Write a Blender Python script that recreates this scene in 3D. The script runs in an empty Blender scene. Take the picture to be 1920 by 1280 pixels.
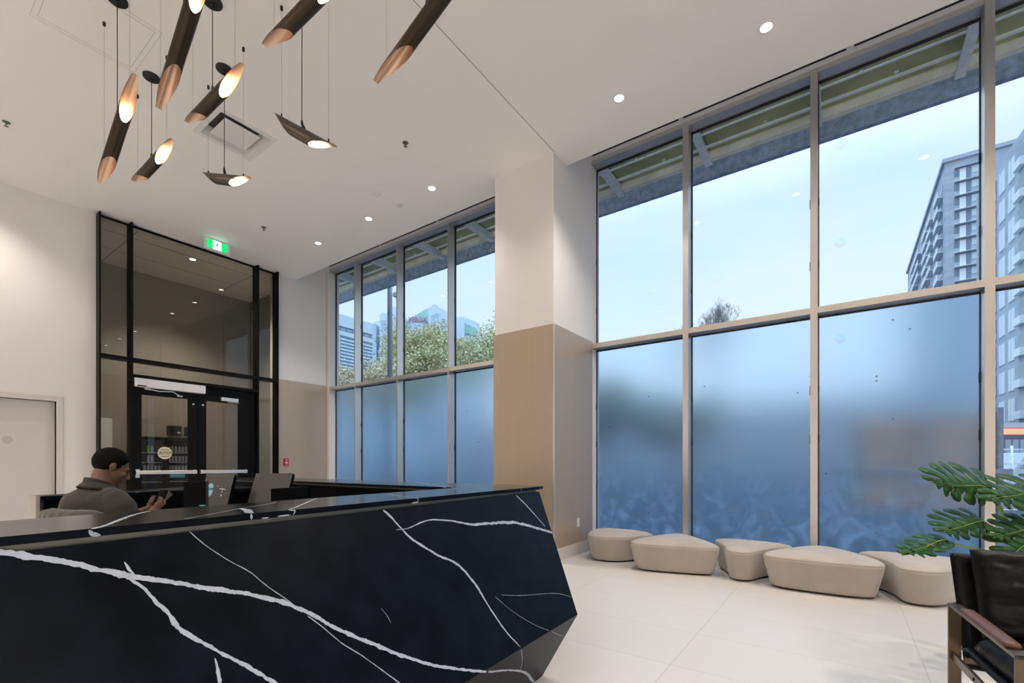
import bpy, bmesh, math, random
from math import sin, cos, pi, radians, sqrt
from mathutils import Vector, Matrix, noise
random.seed(7)
S = bpy.context.scene
COL = S.collection
# ------------------------------------------------------------------ camera
EYE = 1.22
FPX = 872.7
cam_d = bpy.data.cameras.new('camera'); cam = bpy.data.objects.new('camera', cam_d); COL.objects.link(cam)
cam.location = (0, 0, EYE); cam.rotation_euler = (radians(90), 0, radians(35.48))
cam_d.sensor_width = 36; cam_d.lens = 36*FPX/1920; cam_d.shift_y = 230/1920
cam_d.clip_start = 0.05; cam_d.clip_end = 2000
S.camera = cam
# ------------------------------------------------------------------ view
S.view_settings.view_transform = 'Standard'; S.view_settings.look = 'None'
S.view_settings.gamma = 1; S.view_settings.use_curve_mapping = False
S.view_settings.exposure = 0.58
S.cycles.use_denoising = True
S.cycles.max_bounces = 10; S.cycles.diffuse_bounces = 5; S.cycles.transparent_max_bounces = 16
S.cycles.transmission_bounces = 8; S.cycles.glossy_bounces = 4
S.cycles.sample_clamp_indirect = 8
S.cycles.caustics_refractive = True; S.cycles.caustics_reflective = False
# ------------------------------------------------------------------ sky
W = bpy.data.worlds.new('sky'); S.world = W; W.use_nodes = True
wn = W.node_tree.nodes; wl = W.node_tree.links
bg = wn['Background']
tc = wn.new('ShaderNodeTexCoord'); sx = wn.new('ShaderNodeSeparateXYZ'); wl.new(tc.outputs['Generated'], sx.inputs[0])
rp = wn.new('ShaderNodeValToRGB'); wl.new(sx.outputs[2], rp.inputs[0])
rp.color_ramp.elements[0].position = 0.0; rp.color_ramp.elements[0].color = (.76, .87, 1, 1)
rp.color_ramp.elements[1].position = 0.8; rp.color_ramp.elements[1].color = (.40, .68, 1, 1)
e = rp.color_ramp.elements.new(.35); e.color = (.62, .80, 1, 1)
ns = wn.new('ShaderNodeTexNoise'); ns.inputs['Scale'].default_value = 2.2; ns.inputs['Detail'].default_value = 4
mp = wn.new('ShaderNodeMapping'); mp.inputs['Scale'].default_value = (1, 1, 2.5)
wl.new(tc.outputs['Generated'], mp.inputs[0]); wl.new(mp.outputs[0], ns.inputs['Vector'])
cr = wn.new('ShaderNodeValToRGB'); cr.color_ramp.elements[0].position = .42; cr.color_ramp.elements[1].position = .72
wl.new(ns.outputs['Fac'], cr.inputs[0])
mx = wn.new('ShaderNodeMixRGB'); wl.new(cr.outputs[0], mx.inputs[0]); wl.new(rp.outputs[0], mx.inputs[1]); mx.inputs[2].default_value = (.76, .87, 1, 1)
wl.new(mx.outputs[0], bg.inputs[0])
zr = wn.new('ShaderNodeMapRange'); wl.new(sx.outputs[2], zr.inputs[0]); zr.inputs[1].default_value = .45; zr.inputs[2].default_value = 1.0; zr.inputs[3].default_value = .79; zr.inputs[4].default_value = 2.6   # overcast: brightest overhead
wl.new(zr.outputs[0], bg.inputs[1])
SPOT_W = 84.0          # watts of one ceiling downlight
WARM = (1.0, .89, .79)

# ================================================================== helpers
def mat(name, col, rough=.5, metal=0, spec=.5, emit=None, es=0, bump=None, var=None, sheen=0):
    m = bpy.data.materials.new(name); m.use_nodes = True
    n = m.node_tree.nodes; l = m.node_tree.links; b = n['Principled BSDF']
    b.inputs['Base Color'].default_value = (*col, 1); b.inputs['Roughness'].default_value = rough
    b.inputs['Metallic'].default_value = metal; b.inputs['Specular IOR Level'].default_value = spec
    if sheen: b.inputs['Sheen Weight'].default_value = sheen
    if emit: b.inputs['Emission Color'].default_value = (*emit, 1); b.inputs['Emission Strength'].default_value = es
    tcn = n.new('ShaderNodeTexCoord')
    if var:   # (scale xyz, amount)
        mpn = n.new('ShaderNodeMapping'); l.new(tcn.outputs['Object'], mpn.inputs[0]); mpn.inputs['Scale'].default_value = var[0]
        t = n.new('ShaderNodeTexNoise'); l.new(mpn.outputs[0], t.inputs['Vector']); t.inputs['Scale'].default_value = 1; t.inputs['Detail'].default_value = 5
        r = n.new('ShaderNodeMapRange'); l.new(t.outputs['Fac'], r.inputs[0]); r.inputs[1].default_value = .3; r.inputs[2].default_value = .7
        r.inputs[3].default_value = 1-var[1]; r.inputs[4].default_value = 1+var[1]
        mm = n.new('ShaderNodeVectorMath'); mm.operation = 'SCALE'; mm.inputs[0].default_value = col; l.new(r.outputs[0], mm.inputs['Scale'])
        l.new(mm.outputs[0], b.inputs['Base Color'])
    if bump:  # (scale, strength, distance)
        t = n.new('ShaderNodeTexNoise'); l.new(tcn.outputs['Object'], t.inputs['Vector']); t.inputs['Scale'].default_value = bump[0]; t.inputs['Detail'].default_value = 4
        bn = n.new('ShaderNodeBump'); bn.inputs['Strength'].default_value = bump[1]; bn.inputs['Distance'].default_value = bump[2]
        l.new(t.outputs['Fac'], bn.inputs['Height']); l.new(bn.outputs[0], b.inputs['Normal'])
    return m
def glassmat(name, tint, refl=1.0, ior=1.45):
    m = bpy.data.materials.new(name); m.use_nodes = True; n = m.node_tree.nodes; l = m.node_tree.links
    for x in list(n): n.remove(x)
    o = n.new('ShaderNodeOutputMaterial'); t = n.new('ShaderNodeBsdfTransparent'); g = n.new('ShaderNodeBsdfGlossy'); mi = n.new('ShaderNodeMixShader')
    f = n.new('ShaderNodeFresnel'); f.inputs[0].default_value = ior
    mu = n.new('ShaderNodeMath'); mu.operation = 'MULTIPLY'; l.new(f.outputs[0], mu.inputs[0]); mu.inputs[1].default_value = refl
    t.inputs[0].default_value = (*[sqrt(q) for q in tint], 1); g.inputs['Roughness'].default_value = 0.0; g.inputs['Color'].default_value = (1, 1, 1, 1)
    ge = n.new('ShaderNodeNewGeometry'); iv = n.new('ShaderNodeMath'); iv.operation = 'SUBTRACT'; iv.inputs[0].default_value = 1; l.new(ge.outputs['Backfacing'], iv.inputs[1])
    m2 = n.new('ShaderNodeMath'); m2.operation = 'MULTIPLY'; l.new(mu.outputs[0], m2.inputs[0]); l.new(iv.outputs[0], m2.inputs[1])
    l.new(m2.outputs[0], mi.inputs[0]); l.new(t.outputs[0], mi.inputs[1]); l.new(g.outputs[0], mi.inputs[2]); l.new(mi.outputs[0], o.inputs[0])
    return m
def frostmat():
    m = bpy.data.materials.new('frosted_glass'); m.use_nodes = True; n = m.node_tree.nodes; l = m.node_tree.links
    for x in list(n): n.remove(x)
    o = n.new('ShaderNodeOutputMaterial'); g = n.new('ShaderNodeBsdfGlass'); t = n.new('ShaderNodeBsdfTranslucent'); mi = n.new('ShaderNodeMixShader')
    g.inputs['IOR'].default_value = 1.33; g.inputs['Color'].default_value = (.84, .93, 1, 1)
    tc = n.new('ShaderNodeNewGeometry')
    ns = n.new('ShaderNodeTexNoise'); ns.inputs['Scale'].default_value = 3.0; ns.inputs['Detail'].default_value = 8; ns.inputs['Roughness'].default_value = .65; ns.inputs['Distortion'].default_value = .6
    l.new(tc.outputs['Position'], ns.inputs['Vector'])
    r = n.new('ShaderNodeMapRange'); l.new(ns.outputs['Fac'], r.inputs[0]); r.inputs[1].default_value = .35; r.inputs[2].default_value = .65; r.inputs[3].default_value = .285; r.inputs[4].default_value = .305
    l.new(r.outputs[0], g.inputs['Roughness'])
    # splash marks and smears: heavier towards the foot of the pane
    n2 = n.new('ShaderNodeTexNoise'); n2.inputs['Scale'].default_value = 5.0; n2.inputs['Detail'].default_value = 9; n2.inputs['Roughness'].default_value = .7; n2.inputs['Distortion'].default_value = 1.2
    l.new(tc.outputs['Position'], n2.inputs['Vector'])
    sp = n.new('ShaderNodeSeparateXYZ'); l.new(tc.outputs['Position'], sp.inputs[0])
    zr = n.new('ShaderNodeMapRange'); l.new(sp.outputs[2], zr.inputs[0]); zr.inputs[1].default_value = 1.5; zr.inputs[2].default_value = .4; zr.inputs[3].default_value = 0; zr.inputs[4].default_value = 1
    c2 = n.new('ShaderNodeMapRange'); l.new(n2.outputs['Fac'], c2.inputs[0]); c2.inputs[1].default_value = .47; c2.inputs[2].default_value = .72; c2.inputs[3].default_value = 0; c2.inputs[4].default_value = .45
    mu = n.new('ShaderNodeMath'); mu.operation = 'MULTIPLY'; l.new(zr.outputs[0], mu.inputs[0]); l.new(c2.outputs[0], mu.inputs[1])
    ad = n.new('ShaderNodeMath'); ad.operation = 'ADD'; l.new(mu.outputs[0], ad.inputs[0]); ad.inputs[1].default_value = .03
    t.inputs[0].default_value = (.62, .76, .95, 1)
    l.new(ad.outputs[0], mi.inputs[0]); l.new(g.outputs[0], mi.inputs[1]); l.new(t.outputs[0], mi.inputs[2])
    # sparse dark dirt specks
    vo = n.new('ShaderNodeTexVoronoi'); vo.inputs['Scale'].default_value = 7; l.new(tc.outputs['Position'], vo.inputs['Vector'])
    sz = n.new('ShaderNodeMath'); sz.operation = 'LESS_THAN'; l.new(vo.outputs['Distance'], sz.inputs[0]); sz.inputs[1].default_value = .07
    sc = n.new('ShaderNodeSeparateColor'); l.new(vo.outputs['Color'], sc.inputs[0]); pk = n.new('ShaderNodeMath'); pk.operation = 'GREATER_THAN'; l.new(sc.outputs[0], pk.inputs[0]); pk.inputs[1].default_value = .80
    mm = n.new('ShaderNodeMath'); mm.operation = 'MULTIPLY'; l.new(sz.outputs[0], mm.inputs[0]); l.new(pk.outputs[0], mm.inputs[1])
    m7 = n.new('ShaderNodeMath'); m7.operation = 'MULTIPLY'; l.new(mm.outputs[0], m7.inputs[0]); m7.inputs[1].default_value = .6
    dk = n.new('ShaderNodeBsdfDiffuse'); dk.inputs[0].default_value = (.02, .03, .05, 1); m3 = n.new('ShaderNodeMixShader')
    l.new(m7.outputs[0], m3.inputs[0]); l.new(mi.outputs[0], m3.inputs[1]); l.new(dk.outputs[0], m3.inputs[2]); l.new(m3.outputs[0], o.inputs[0])
    return m

class MB:
    def __init__(s): s.v = []; s.f = []; s.mi = []; s.m = 0; s.sm = []
    def add(s, vs, fs, smooth=False):
        b = len(s.v); s.v += [Vector(v) for v in vs]
        for f in fs: s.f.append([b+i for i in f]); s.mi.append(s.m); s.sm.append(smooth)
        return s
    def box(s, a, b, M=None):
        x0, y0, z0 = a; x1, y1, z1 = b
        vs = [Vector(p) for p in ((x0,y0,z0),(x1,y0,z0),(x1,y1,z0),(x0,y1,z0),(x0,y0,z1),(x1,y0,z1),(x1,y1,z1),(x0,y1,z1))]
        if M: vs = [M @ v for v in vs]
        return s.add(vs, [(0,3,2,1),(4,5,6,7),(0,1,5,4),(1,2,6,5),(2,3,7,6),(3,0,4,7)])
    def bar(s, p, q, w, h, up=(0,0,1)):      # rectangular bar from p to q
        p = Vector(p); q = Vector(q); d = (q-p).normalized(); u = Vector(up)
        a = d.cross(u)
        if a.length < 1e-4: a = d.cross(Vector((0,1,0)))
        a.normalize(); u = a.cross(d).normalized()
        vs = []
        for c in (p, q):
            for i, j in ((-1,-1),(1,-1),(1,1),(-1,1)): vs.append(c+a*(i*w/2)+u*(j*h/2))
        return s.add(vs, [(3,2,1,0),(4,5,6,7),(0,1,5,4),(1,2,6,5),(2,3,7,6),(3,0,4,7)])
    def tube(s, pts, r, n=10, caps=True, smooth=True):
        pts = [Vector(p) for p in pts]; rs = r if isinstance(r, (list, tuple)) else [r]*len(pts)
        vs = []; prev = None
        for i, p in enumerate(pts):
            d = (pts[min(i+1, len(pts)-1)]-pts[max(i-1, 0)]).normalized()
            a = prev if prev is not None else (Vector((0,0,1)) if abs(d.z) < .9 else Vector((1,0,0)))
            a = (a-d*a.dot(d)).normalized(); prev = a; b = d.cross(a)
            for k in range(n):
                t = 2*pi*k/n; vs.append(p+(a*cos(t)+b*sin(t))*rs[i])
        fs = []
        for i in range(len(pts)-1):
            for k in range(n): fs.append((i*n+k, i*n+(k+1)%n, (i+1)*n+(k+1)%n, (i+1)*n+k))
        b0 = len(s.v); s.add(vs, fs, smooth)
        if caps:
            s.f.append([b0+k for k in range(n)][::-1]); s.mi.append(s.m); s.sm.append(False)
            s.f.append([b0+(len(pts)-1)*n+k for k in range(n)]); s.mi.append(s.m); s.sm.append(False)
        return s
    def cyl(s, c, r, h, n=24, axis='Z'):
        c = Vector(c); d = {'X':Vector((1,0,0)),'Y':Vector((0,1,0)),'Z':Vector((0,0,1))}[axis]
        return s.tube([c, c+d*h], r, n)
    def lathe(s, prof, c=(0,0,0), n=24, M=None):
        c = Vector(c); vs = []
        for r, z in prof:
            for k in range(n):
                t = 2*pi*k/n; v = Vector((r*cos(t), r*sin(t), z)); vs.append((M @ v if M else v)+c)
        fs = []
        for i in range(len(prof)-1):
            for k in range(n): fs.append((i*n+k, i*n+(k+1)%n, (i+1)*n+(k+1)%n, (i+1)*n+k))
        return s.add(vs, fs, True)
    def prism(s, poly, z0, z1, M=None):
        n = len(poly); vs = [Vector((p[0], p[1], z0)) for p in poly]+[Vector((p[0], p[1], z1)) for p in poly]
        if M: vs = [M @ v for v in vs]
        return s.add(vs, [tuple(range(n))[::-1], tuple(range(n, 2*n))]+[(i, (i+1)%n, n+(i+1)%n, n+i) for i in range(n)])
    def ball(s, c, r, n=12, sc=(1,1,1)):
        c = Vector(c); prof = [(sin(pi*i/n)*r+1e-5, -cos(pi*i/n)*r) for i in range(n+1)]
        M = Matrix.Diagonal((*sc, 1)); return s.lathe(prof, c, n*2, M)
    def build(s, name, mats, parent=None, bevel=0, origin=None, fix=True):
        me = bpy.data.meshes.new(name)
        inv = parent.matrix_world.inverted() if parent is not None and origin == 'world' else None
        vs = [inv @ v for v in s.v] if inv else s.v
        me.from_pydata([tuple(v) for v in vs], [], s.f)
        for m in (mats if isinstance(mats, (list, tuple)) else [mats]): me.materials.append(m)
        for p, mi, sm in zip(me.polygons, s.mi, s.sm): p.material_index = mi; p.use_smooth = sm
        if fix:
            b = bmesh.new(); b.from_mesh(me); bmesh.ops.recalc_face_normals(b, faces=b.faces); b.to_mesh(me); b.free()
        me.update()
        o = bpy.data.objects.new(name, me); COL.objects.link(o)
        if parent is not None: o.parent = parent
        if bevel:
            bv = o.modifiers.new('bevel', 'BEVEL'); bv.width = bevel; bv.segments = 2; bv.limit_method = 'ANGLE'; bv.angle_limit = radians(40)
        return o
def tag(o, label=None, cat=None, group=None, kind=None):
    if label: o['label'] = label
    if cat: o['category'] = cat
    if group: o['group'] = group
    if kind: o['kind'] = kind
    return o
def thing(name, label, cat, loc=(0,0,0), rz=0, group=None, kind=None):
    o = bpy.data.objects.new(name, None); COL.objects.link(o); o.empty_display_size = .1
    o.location = loc; o.rotation_euler = (0, 0, rz)
    o.matrix_world = Matrix.Translation(Vector(loc)) @ Matrix.Rotation(rz, 4, 'Z')
    return tag(o, label, cat, group, kind)
def struct(name, mb, m, parent=None, **k):
    o = mb.build(name, m, parent, **k)
    if parent is None: o['kind'] = 'structure'
    return o
def dup(root, loc=None, rz=None, label=None, parent=None):
    r = root.copy(); COL.objects.link(r)
    if parent is not None: r.parent = parent
    if loc is not None: r.location = loc
    if rz is not None: r.rotation_euler = (0, 0, rz)
    if label: r['label'] = label
    for ch in list(root.children):
        c = ch.copy(); COL.objects.link(c); c.parent = r
        for g in list(ch.children):
            d = g.copy(); COL.objects.link(d); d.parent = c
    return r
CR = Vector((.8143, .5804, 0)); CF = Vector((-.5804, .8143, 0)); CU = Vector((0, 0, 1)); CE = Vector((0, 0, EYE))
def ray(u, v): return CR*((u-960)/FPX)+CF+CU*((870-v)/FPX)
def onZ(u, v, z): d = ray(u, v); return d*((z-EYE)/d.z)+CE
def onX(u, v, x): d = ray(u, v); return d*(x/d.x)+CE
def onY(u, v, y): d = ray(u, v); return d*(y/d.y)+CE
def far(u, v, t): return ray(u, v)*t+CE
def onP(u, v, p0, n):
    d = ray(u, v); t = (p0-CE).dot(n)/d.dot(n); return d*t+CE, t
def text_mesh(txt, size, bold=0.0, depth=0.0):
    c = bpy.data.curves.new('txt', 'FONT'); c.body = txt; c.size = size; c.align_x = 'CENTER'; c.align_y = 'CENTER'; c.offset = bold; c.extrude = depth; c.resolution_u = 3
    o = bpy.data.objects.new('txt', c); COL.objects.link(o)
    dg = bpy.context.evaluated_depsgraph_get(); me = bpy.data.meshes.new_from_object(o.evaluated_get(dg))
    bpy.data.objects.remove(o); bpy.data.curves.remove(c); return me
def text_into(mb, txt, size, M, bold=0.0, depth=0.0, sx=1.0):
    me = text_mesh(txt, size, bold, depth)
    mb.add([M @ Vector((v.co.x*sx, v.co.y, v.co.z)) for v in me.vertices], [tuple(p.vertices) for p in me.polygons]); bpy.data.meshes.remove(me)
def frame_M(o, xdir, zdir):   # text plane: x along xdir, up along zdir
    x = Vector(xdir).normalized(); y = Vector(zdir).normalized(); n = x.cross(y)
    return Matrix(((x.x, y.x, n.x, o[0]), (x.y, y.y, n.y, o[1]), (x.z, y.z, n.z, o[2]), (0, 0, 0, 1)))

# ================================================================== materials
M_wall = mat('white_paint', (.84, .82, .80), .6)
M_ceil = mat('ceiling_paint', (.93, .915, .90), .65)
M_line = mat('joint_shadow_gap', (.45, .43, .41), .7)
M_black = mat('black_gap', (.006, .006, .006), .6)
M_wains = mat('bronze_laminate', (.52, .42, .32), .33, .35, .5, var=((40, 40, .4), .025))
M_edge = mat('aluminium_trim', (.72, .70, .67), .3, .7)
M_base = mat('cream_baseboard', (.66, .62, .56), .4)
M_frame = mat('warm_grey_aluminium', (.66, .62, .57), .30, .75)
M_gasket = mat('black_gasket', (.01, .011, .012), .5)
M_blackfr = mat('black_anodised_frame', (.004, .004, .004), .45, 0, .15)
M_glass = glassmat('clear_glass', (.93, .97, 1.0), 1.0)
M_tint = glassmat('tinted_glass', (.66, .64, .58), 1.1)
M_dglass = glassmat('door_glass', (.72, .70, .67), 1.0)
M_frost = frostmat()
M_stone = mat('black_quartz', (.0035, .0055, .010), .32, 0, .07, var=((9, 9, 9), .5))
M_top = mat('polished_black_quartz', (.006, .007, .009), .2, 0, .6)
M_vein = mat('white_quartz_vein', (.44, .49, .60), .35, var=((60, 60, 60), .10))
M_reveal = mat('grey_metal_reveal', (.19, .20, .18), .35, .6)
M_dark = mat('black_laminate', (.003, .003, .0035), .5, 0, .05)
M_white = mat('white_plastic', (.78, .78, .80), .4)
M_silver = mat('brushed_silver', (.72, .71, .70), .3, .8)
M_taupe = mat('taupe_panel', (.30, .265, .22), .5)
M_taupe2 = mat('olive_grey_paint', (.36, .34, .30), .6)
def floor_mat():
    m = mat('cream_terrazzo', (.70, .655, .60), .33, 0, .5)
    n = m.node_tree.nodes; l = m.node_tree.links; b = n['Principled BSDF']
    tc = n.new('ShaderNodeTexCoord'); mp = n.new('ShaderNodeMapping'); l.new(tc.outputs['Object'], mp.inputs[0])
    mp.inputs['Location'].default_value = (-.395, -.37, 0)
    br = n.new('ShaderNodeTexBrick'); l.new(mp.outputs[0], br.inputs['Vector'])
    br.offset = 0; br.squash = 1; br.inputs['Scale'].default_value = 1.0; br.inputs['Brick Width'].default_value = 1.255; br.inputs['Row Height'].default_value = .6255
    br.inputs['Mortar Size'].default_value = .0028; br.inputs['Mortar Smooth'].default_value = 0.0; br.inputs['Bias'].default_value = 0
    br.inputs['Color1'].default_value = (.69, .67, .645, 1); br.inputs['Color2'].default_value = (.67, .65, .625, 1); br.inputs['Mortar'].default_value = (.52, .50, .47, 1)
    v = n.new('ShaderNodeTexNoise'); v.inputs['Scale'].default_value = 160; v.inputs['Detail'].default_value = 2; l.new(tc.outputs['Object'], v.inputs['Vector'])
    mr = n.new('ShaderNodeMapRange'); l.new(v.outputs['Fac'], mr.inputs[0]); mr.inputs[1].default_value = .3; mr.inputs[2].default_value = .7; mr.inputs[3].default_value = .95; mr.inputs[4].default_value = 1.05
    sc = n.new('ShaderNodeVectorMath'); sc.operation = 'SCALE'; l.new(br.outputs['Color'], sc.inputs[0]); l.new(mr.outputs[0], sc.inputs['Scale']); l.new(sc.outputs[0], b.inputs['Base Color'])
    return m
M_floor = floor_mat()

# ================================================================== room shell
XL, XR, YB, YW, HC = -9.42, 4.5, -4.5, 6.08, 5.10
YE = 5.34                                   # edge of the ceiling before the window pocket
struct('floor', MB().box((-12.2, YB-.2, -.12), (XR+.2, 6.30, 0)), M_floor)
c = MB().box((XL-.2, YB-.2, HC), (-6.12, YE, HC+.62)).box((-5.58, YB-.2, HC), (XR+.2, YE, HC+.62)).box((-6.12, YB-.2, HC), (-5.58, 2.31, HC+.62)).box((-6.12, 2.85, HC), (-5.58, YE, HC+.62)).box((-6.12, 2.31, HC+.3), (-5.58, 2.85, HC+.62))
c.m = 1; c.box((-2.935, .4, HC-.0012), (-2.925, 5.01, HC+.001))
c.m = 0; c.box((XL-.2, YE, HC+.62), (XR+.2, YW+.25, HC+.7))
struct('ceiling', c, [M_ceil, M_line])
# window wall: bulkhead strip above the heads, black diffuser slot, jamb returns, sill
w = MB()
w.box((XL-.2, YW, 5.555), (XR+.2, YW+.25, HC+.62))
w.box((-9.62, YW, 0), (-9.34, YW+.25, 5.555))
w.box((-3.86, YW, 0), (-2.938, YW+.25, 5.555))
w.box((XR-.3, YW, 0), (XR+.2, YW+.25, 5.555))
w.box((-9.34, YW+.02, 0), (-3.86, YW+.25, .10)); w.box((-2.938, YW+.02, 0), (XR-.3, YW+.25, .10))
w.m = 1
for a, b in ((-9.30, -7.62), (-7.58, -6.02), (-5.98, -3.95), (-2.92, -1.72), (-1.66, .02), (.09, 2.6)):
    w.box((a, YW-.006, 5.612), (b, YW+.001, 5.628))
w.m = 0
struct('wall_window', w, [M_wall, M_black])
# left wall with the glazed screen opening and the white door
w = MB()
DY0, DY1, DZ = .74, 1.68, 2.14
w.box((XL-.18, YB, 0), (XL, DY0, HC+.6)); w.box((XL-.18, DY0, DZ), (XL, DY1, HC+.6)); w.box((XL-.18, DY1, 0), (XL, 2.128, HC+.6))
w.box((XL-.18, 4.907, 0), (XL, YW+.2, HC+.6)); w.box((XL-.18, 2.128, HC-.012), (XL, 4.907, HC+.6))
struct('wall_left', w, M_wall)
struct('wall_back', MB().box((-12.2, YB-.2, 0), (XR+.2, YB, HC+.6)), M_wall)
struct('wall_right', MB().box((XR, YB, 0), (XR+.2, YW+.25, HC+.6)), M_wall)
struct('wall_column', MB().box((-3.855, 5.012, 0), (-2.937, YW, HC+.62)), M_wall)
# wainscot
WZ = 2.965
t = MB().box((-3.870, 4.997, .16), (-2.937, 5.0118, WZ)).box((-2.9368, 5.012, .16), (-2.922, YW, WZ))
t.m = 1; t.box((-2.9375, 4.994, .16), (-2.919, 5.0125, WZ+.001))
t.m = 2; t.box((-2.9225, 5.545, .16), (-2.9212, 5.549, WZ))
struct('trim_1', t, [M_wains, M_edge, M_line])
t = MB().box((XL+.0002, 4.912, .16), (XL+.014, YW, WZ)); t.m = 1; t.box((XL+.013, 5.53, .16), (XL+.0155, 5.533, WZ)); t.m = 2; t.box((XL+.0002, YW-.01, 0), (XL+.022, YW, 5.5))
struct('trim_2', t, [M_wains, M_line, M_edge])
struct('baseboard_column', MB().box((-3.873, 4.992, 0), (-2.918, 5.0118, .16)).box((-2.9368, 5.0118, 0), (-2.918, YW, .16)), M_base)
struct('baseboard_left', MB().box((XL, YB, 0), (XL+.018, DY0-.08, .16)).box((XL, DY1+.08, 0), (XL+.018, 2.12, .16)).box((XL, 4.912, 0), (XL+.02, YW, .16)), M_base)
# ---------------------------------------------------------------- window bays
YG = 6.25
def bay(i, x0, x1, lower=True, full=False):
    r = bpy.data.objects.new('window_%d' % i, None); COL.objects.link(r); r['kind'] = 'structure'
    r.location = ((x0+x1)/2, YW, 0); r.matrix_world = Matrix.Translation(r.location)
    f = MB(); f.box((x0, YW+.002, 5.50), (x1, YG+.03, 5.555)); f.box((x0, YW+.002, 2.872), (x1, YG+.03, 2.940)); f.box((x0, YW+.002, .10), (x1, YG+.03, .135))
    f.m = 1
    e = .010
    for a, b in ((.135, 2.872), (2.94, 5.50)):
        f.box((x0, YG-.012, b-.014), (x1, YG+.02, b)); f.box((x0, YG-.008, a), (x1, YG+.02, a+.006)); f.box((x0, YG-.012, a), (x0+.008, YG+.02, b)); f.box((x1-.006, YG-.012, a), (x1, YG+.02, b))
    if x1-x0 > 1.2:
        for fr in (.14, .86): xc = x0+(x1-x0)*fr; f.box((xc-.045, YG-.02, 2.856), (xc+.045, YG-.002, 2.873))
        for zc in (4.15, 3.45, 2.05, 1.5): f.box((x1-.012, YG-.02, zc-.05), (x1, YG-.002, zc+.05)); f.box((x0, YG-.02, zc-.03), (x0+.010, YG-.002, zc+.05))
    f.build('window_frame', [M_frame, M_gasket], r, origin='world')
    p = MB().box((x0+.003, YG, 2.945), (x1-.003, YG+.008, 5.492)); p.build('upper_pane', M_glass, r, origin='world')
    p = MB().box((x0+.003, YG, .138), (x1-.003, YG+.010, 2.868)); p.build('lower_pane', M_glass if full else M_frost, r, origin='world')
    return r
mull = [(-8.435, -8.405), (-7.105, -7.075), (-5.744, -5.714), (-1.668, -1.600), (-.301, -.233), (1.068, 1.138), (2.45, 2.52)]
m = MB()
edges = [-9.34, -3.86]
for k, (a, b) in enumerate(mull): m.box((a, YW, .10), (b, YG+.03, 5.555))
struct('trim_3', m, M_frame)
bay(1, -9.338, -8.436); bay(2, -8.404, -7.106); bay(3, -7.074, -5.745); bay(4, -5.713, -3.861)
bay(5, -2.937, -1.669); bay(6, -1.599, -.302); bay(7, -.232, 1.067); bay(8, 1.139, 2.449, full=True); bay(9, 2.521, XR-.301, full=True)
# small setting-block clips seen at the edges of the panes
# ---------------------------------------------------------------- left white door
r = bpy.data.objects.new('door_1', None); COL.objects.link(r); r['kind'] = 'structure'; r.location = (XL, (DY0+DY1)/2, 0); r.matrix_world = Matrix.Translation(r.location)
M_door = mat('white_door_paint', (.70, .67, .65), .45)
f = MB()
for y0, y1 in ((DY0-.07, DY0), (DY1, DY1+.07)): f.box((XL-.1, y0, 0), (XL+.022, y1, DZ+.075))
f.box((XL-.1, DY0, DZ), (XL+.022, DY1, DZ+.075)); f.box((XL-.16, DY0, 0), (XL-.1, DY0+.02, DZ)); f.box((XL-.16, DY1-.02, 0), (XL-.1, DY1, DZ))
f.build('door_frame', M_door, r, origin='world', bevel=.004)
MB().box((XL-.10, DY0+.004, .01), (XL-.055, DY1-.004, DZ-.004)).build('door_panel', M_door, r, origin='world')
MB().tube([(XL-.0555, 1.197, 1.56), (XL-.053, 1.197, 1.56)], .055, 28).tube([(XL-.053, 1.197, 1.56), (XL-.050, 1.197, 1.56)], .012, 16).build('door_stain', mat('scuffed_paint', (.55, .53, .51), .6), r, origin='world')  # faint round stain on the door, built as thin discs
# ---------------------------------------------------------------- black glazed screen with double doors
XG = -9.40; XF = -9.262
r = bpy.data.objects.new('window_10', None); COL.objects.link(r); r['kind'] = 'structure'; r.location = (XG, 3.5, 0); r.matrix_world = Matrix.Translation(r.location)
fins = [(2.128, 2.150), (2.520, 2.549), (4.490, 4.519), (4.880, 4.907)]
f = MB()
for a, b in fins: f.box((XG-.06, a, 0), (XF, b, HC-.0125))
for a, b in ((2.150, 2.520), (2.549, 4.490), (4.519, 4.880)):
    f.box((XG-.05, a, 2.875), (XF+.004, b, 2.925)); f.box((XG-.05, a, HC-.022), (XG+.02, b, HC-.0125)); f.box((XG-.05, a, 0), (XG+.03, b, .06))
f.box((XG-.05, 2.549, 2.615), (XF+.002, 4.490, 2.665))
f.box((XG-.05, 2.549, 2.47), (XG+.03, 4.49, 2.615)); f.box((XG-.05, 4.40, 0), (XG+.05, 4.49, 2.5)); f.box((XG-.05, 2.549, 0), (XG+.05, 2.585, 2.5))
f.build('screen_frame', M_blackfr, r, origin='world')
for nm, a, b, z0, z1 in (('pane', 2.150, 2.520, 2.925, 5.078), ('pane', 2.549, 4.490, 2.925, 5.078), ('pane', 4.519, 4.880, 2.925, 5.078), ('pane', 2.150, 2.520, .06, 2.875), ('pane', 4.519, 4.880, .06, 2.875), ('pane', 2.549, 4.490, 2.665, 2.875)):
    MB().box((XG-.006, a+.001, z0), (XG, b-.001, z1)).build(nm, M_tint, r, origin='world')
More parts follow.
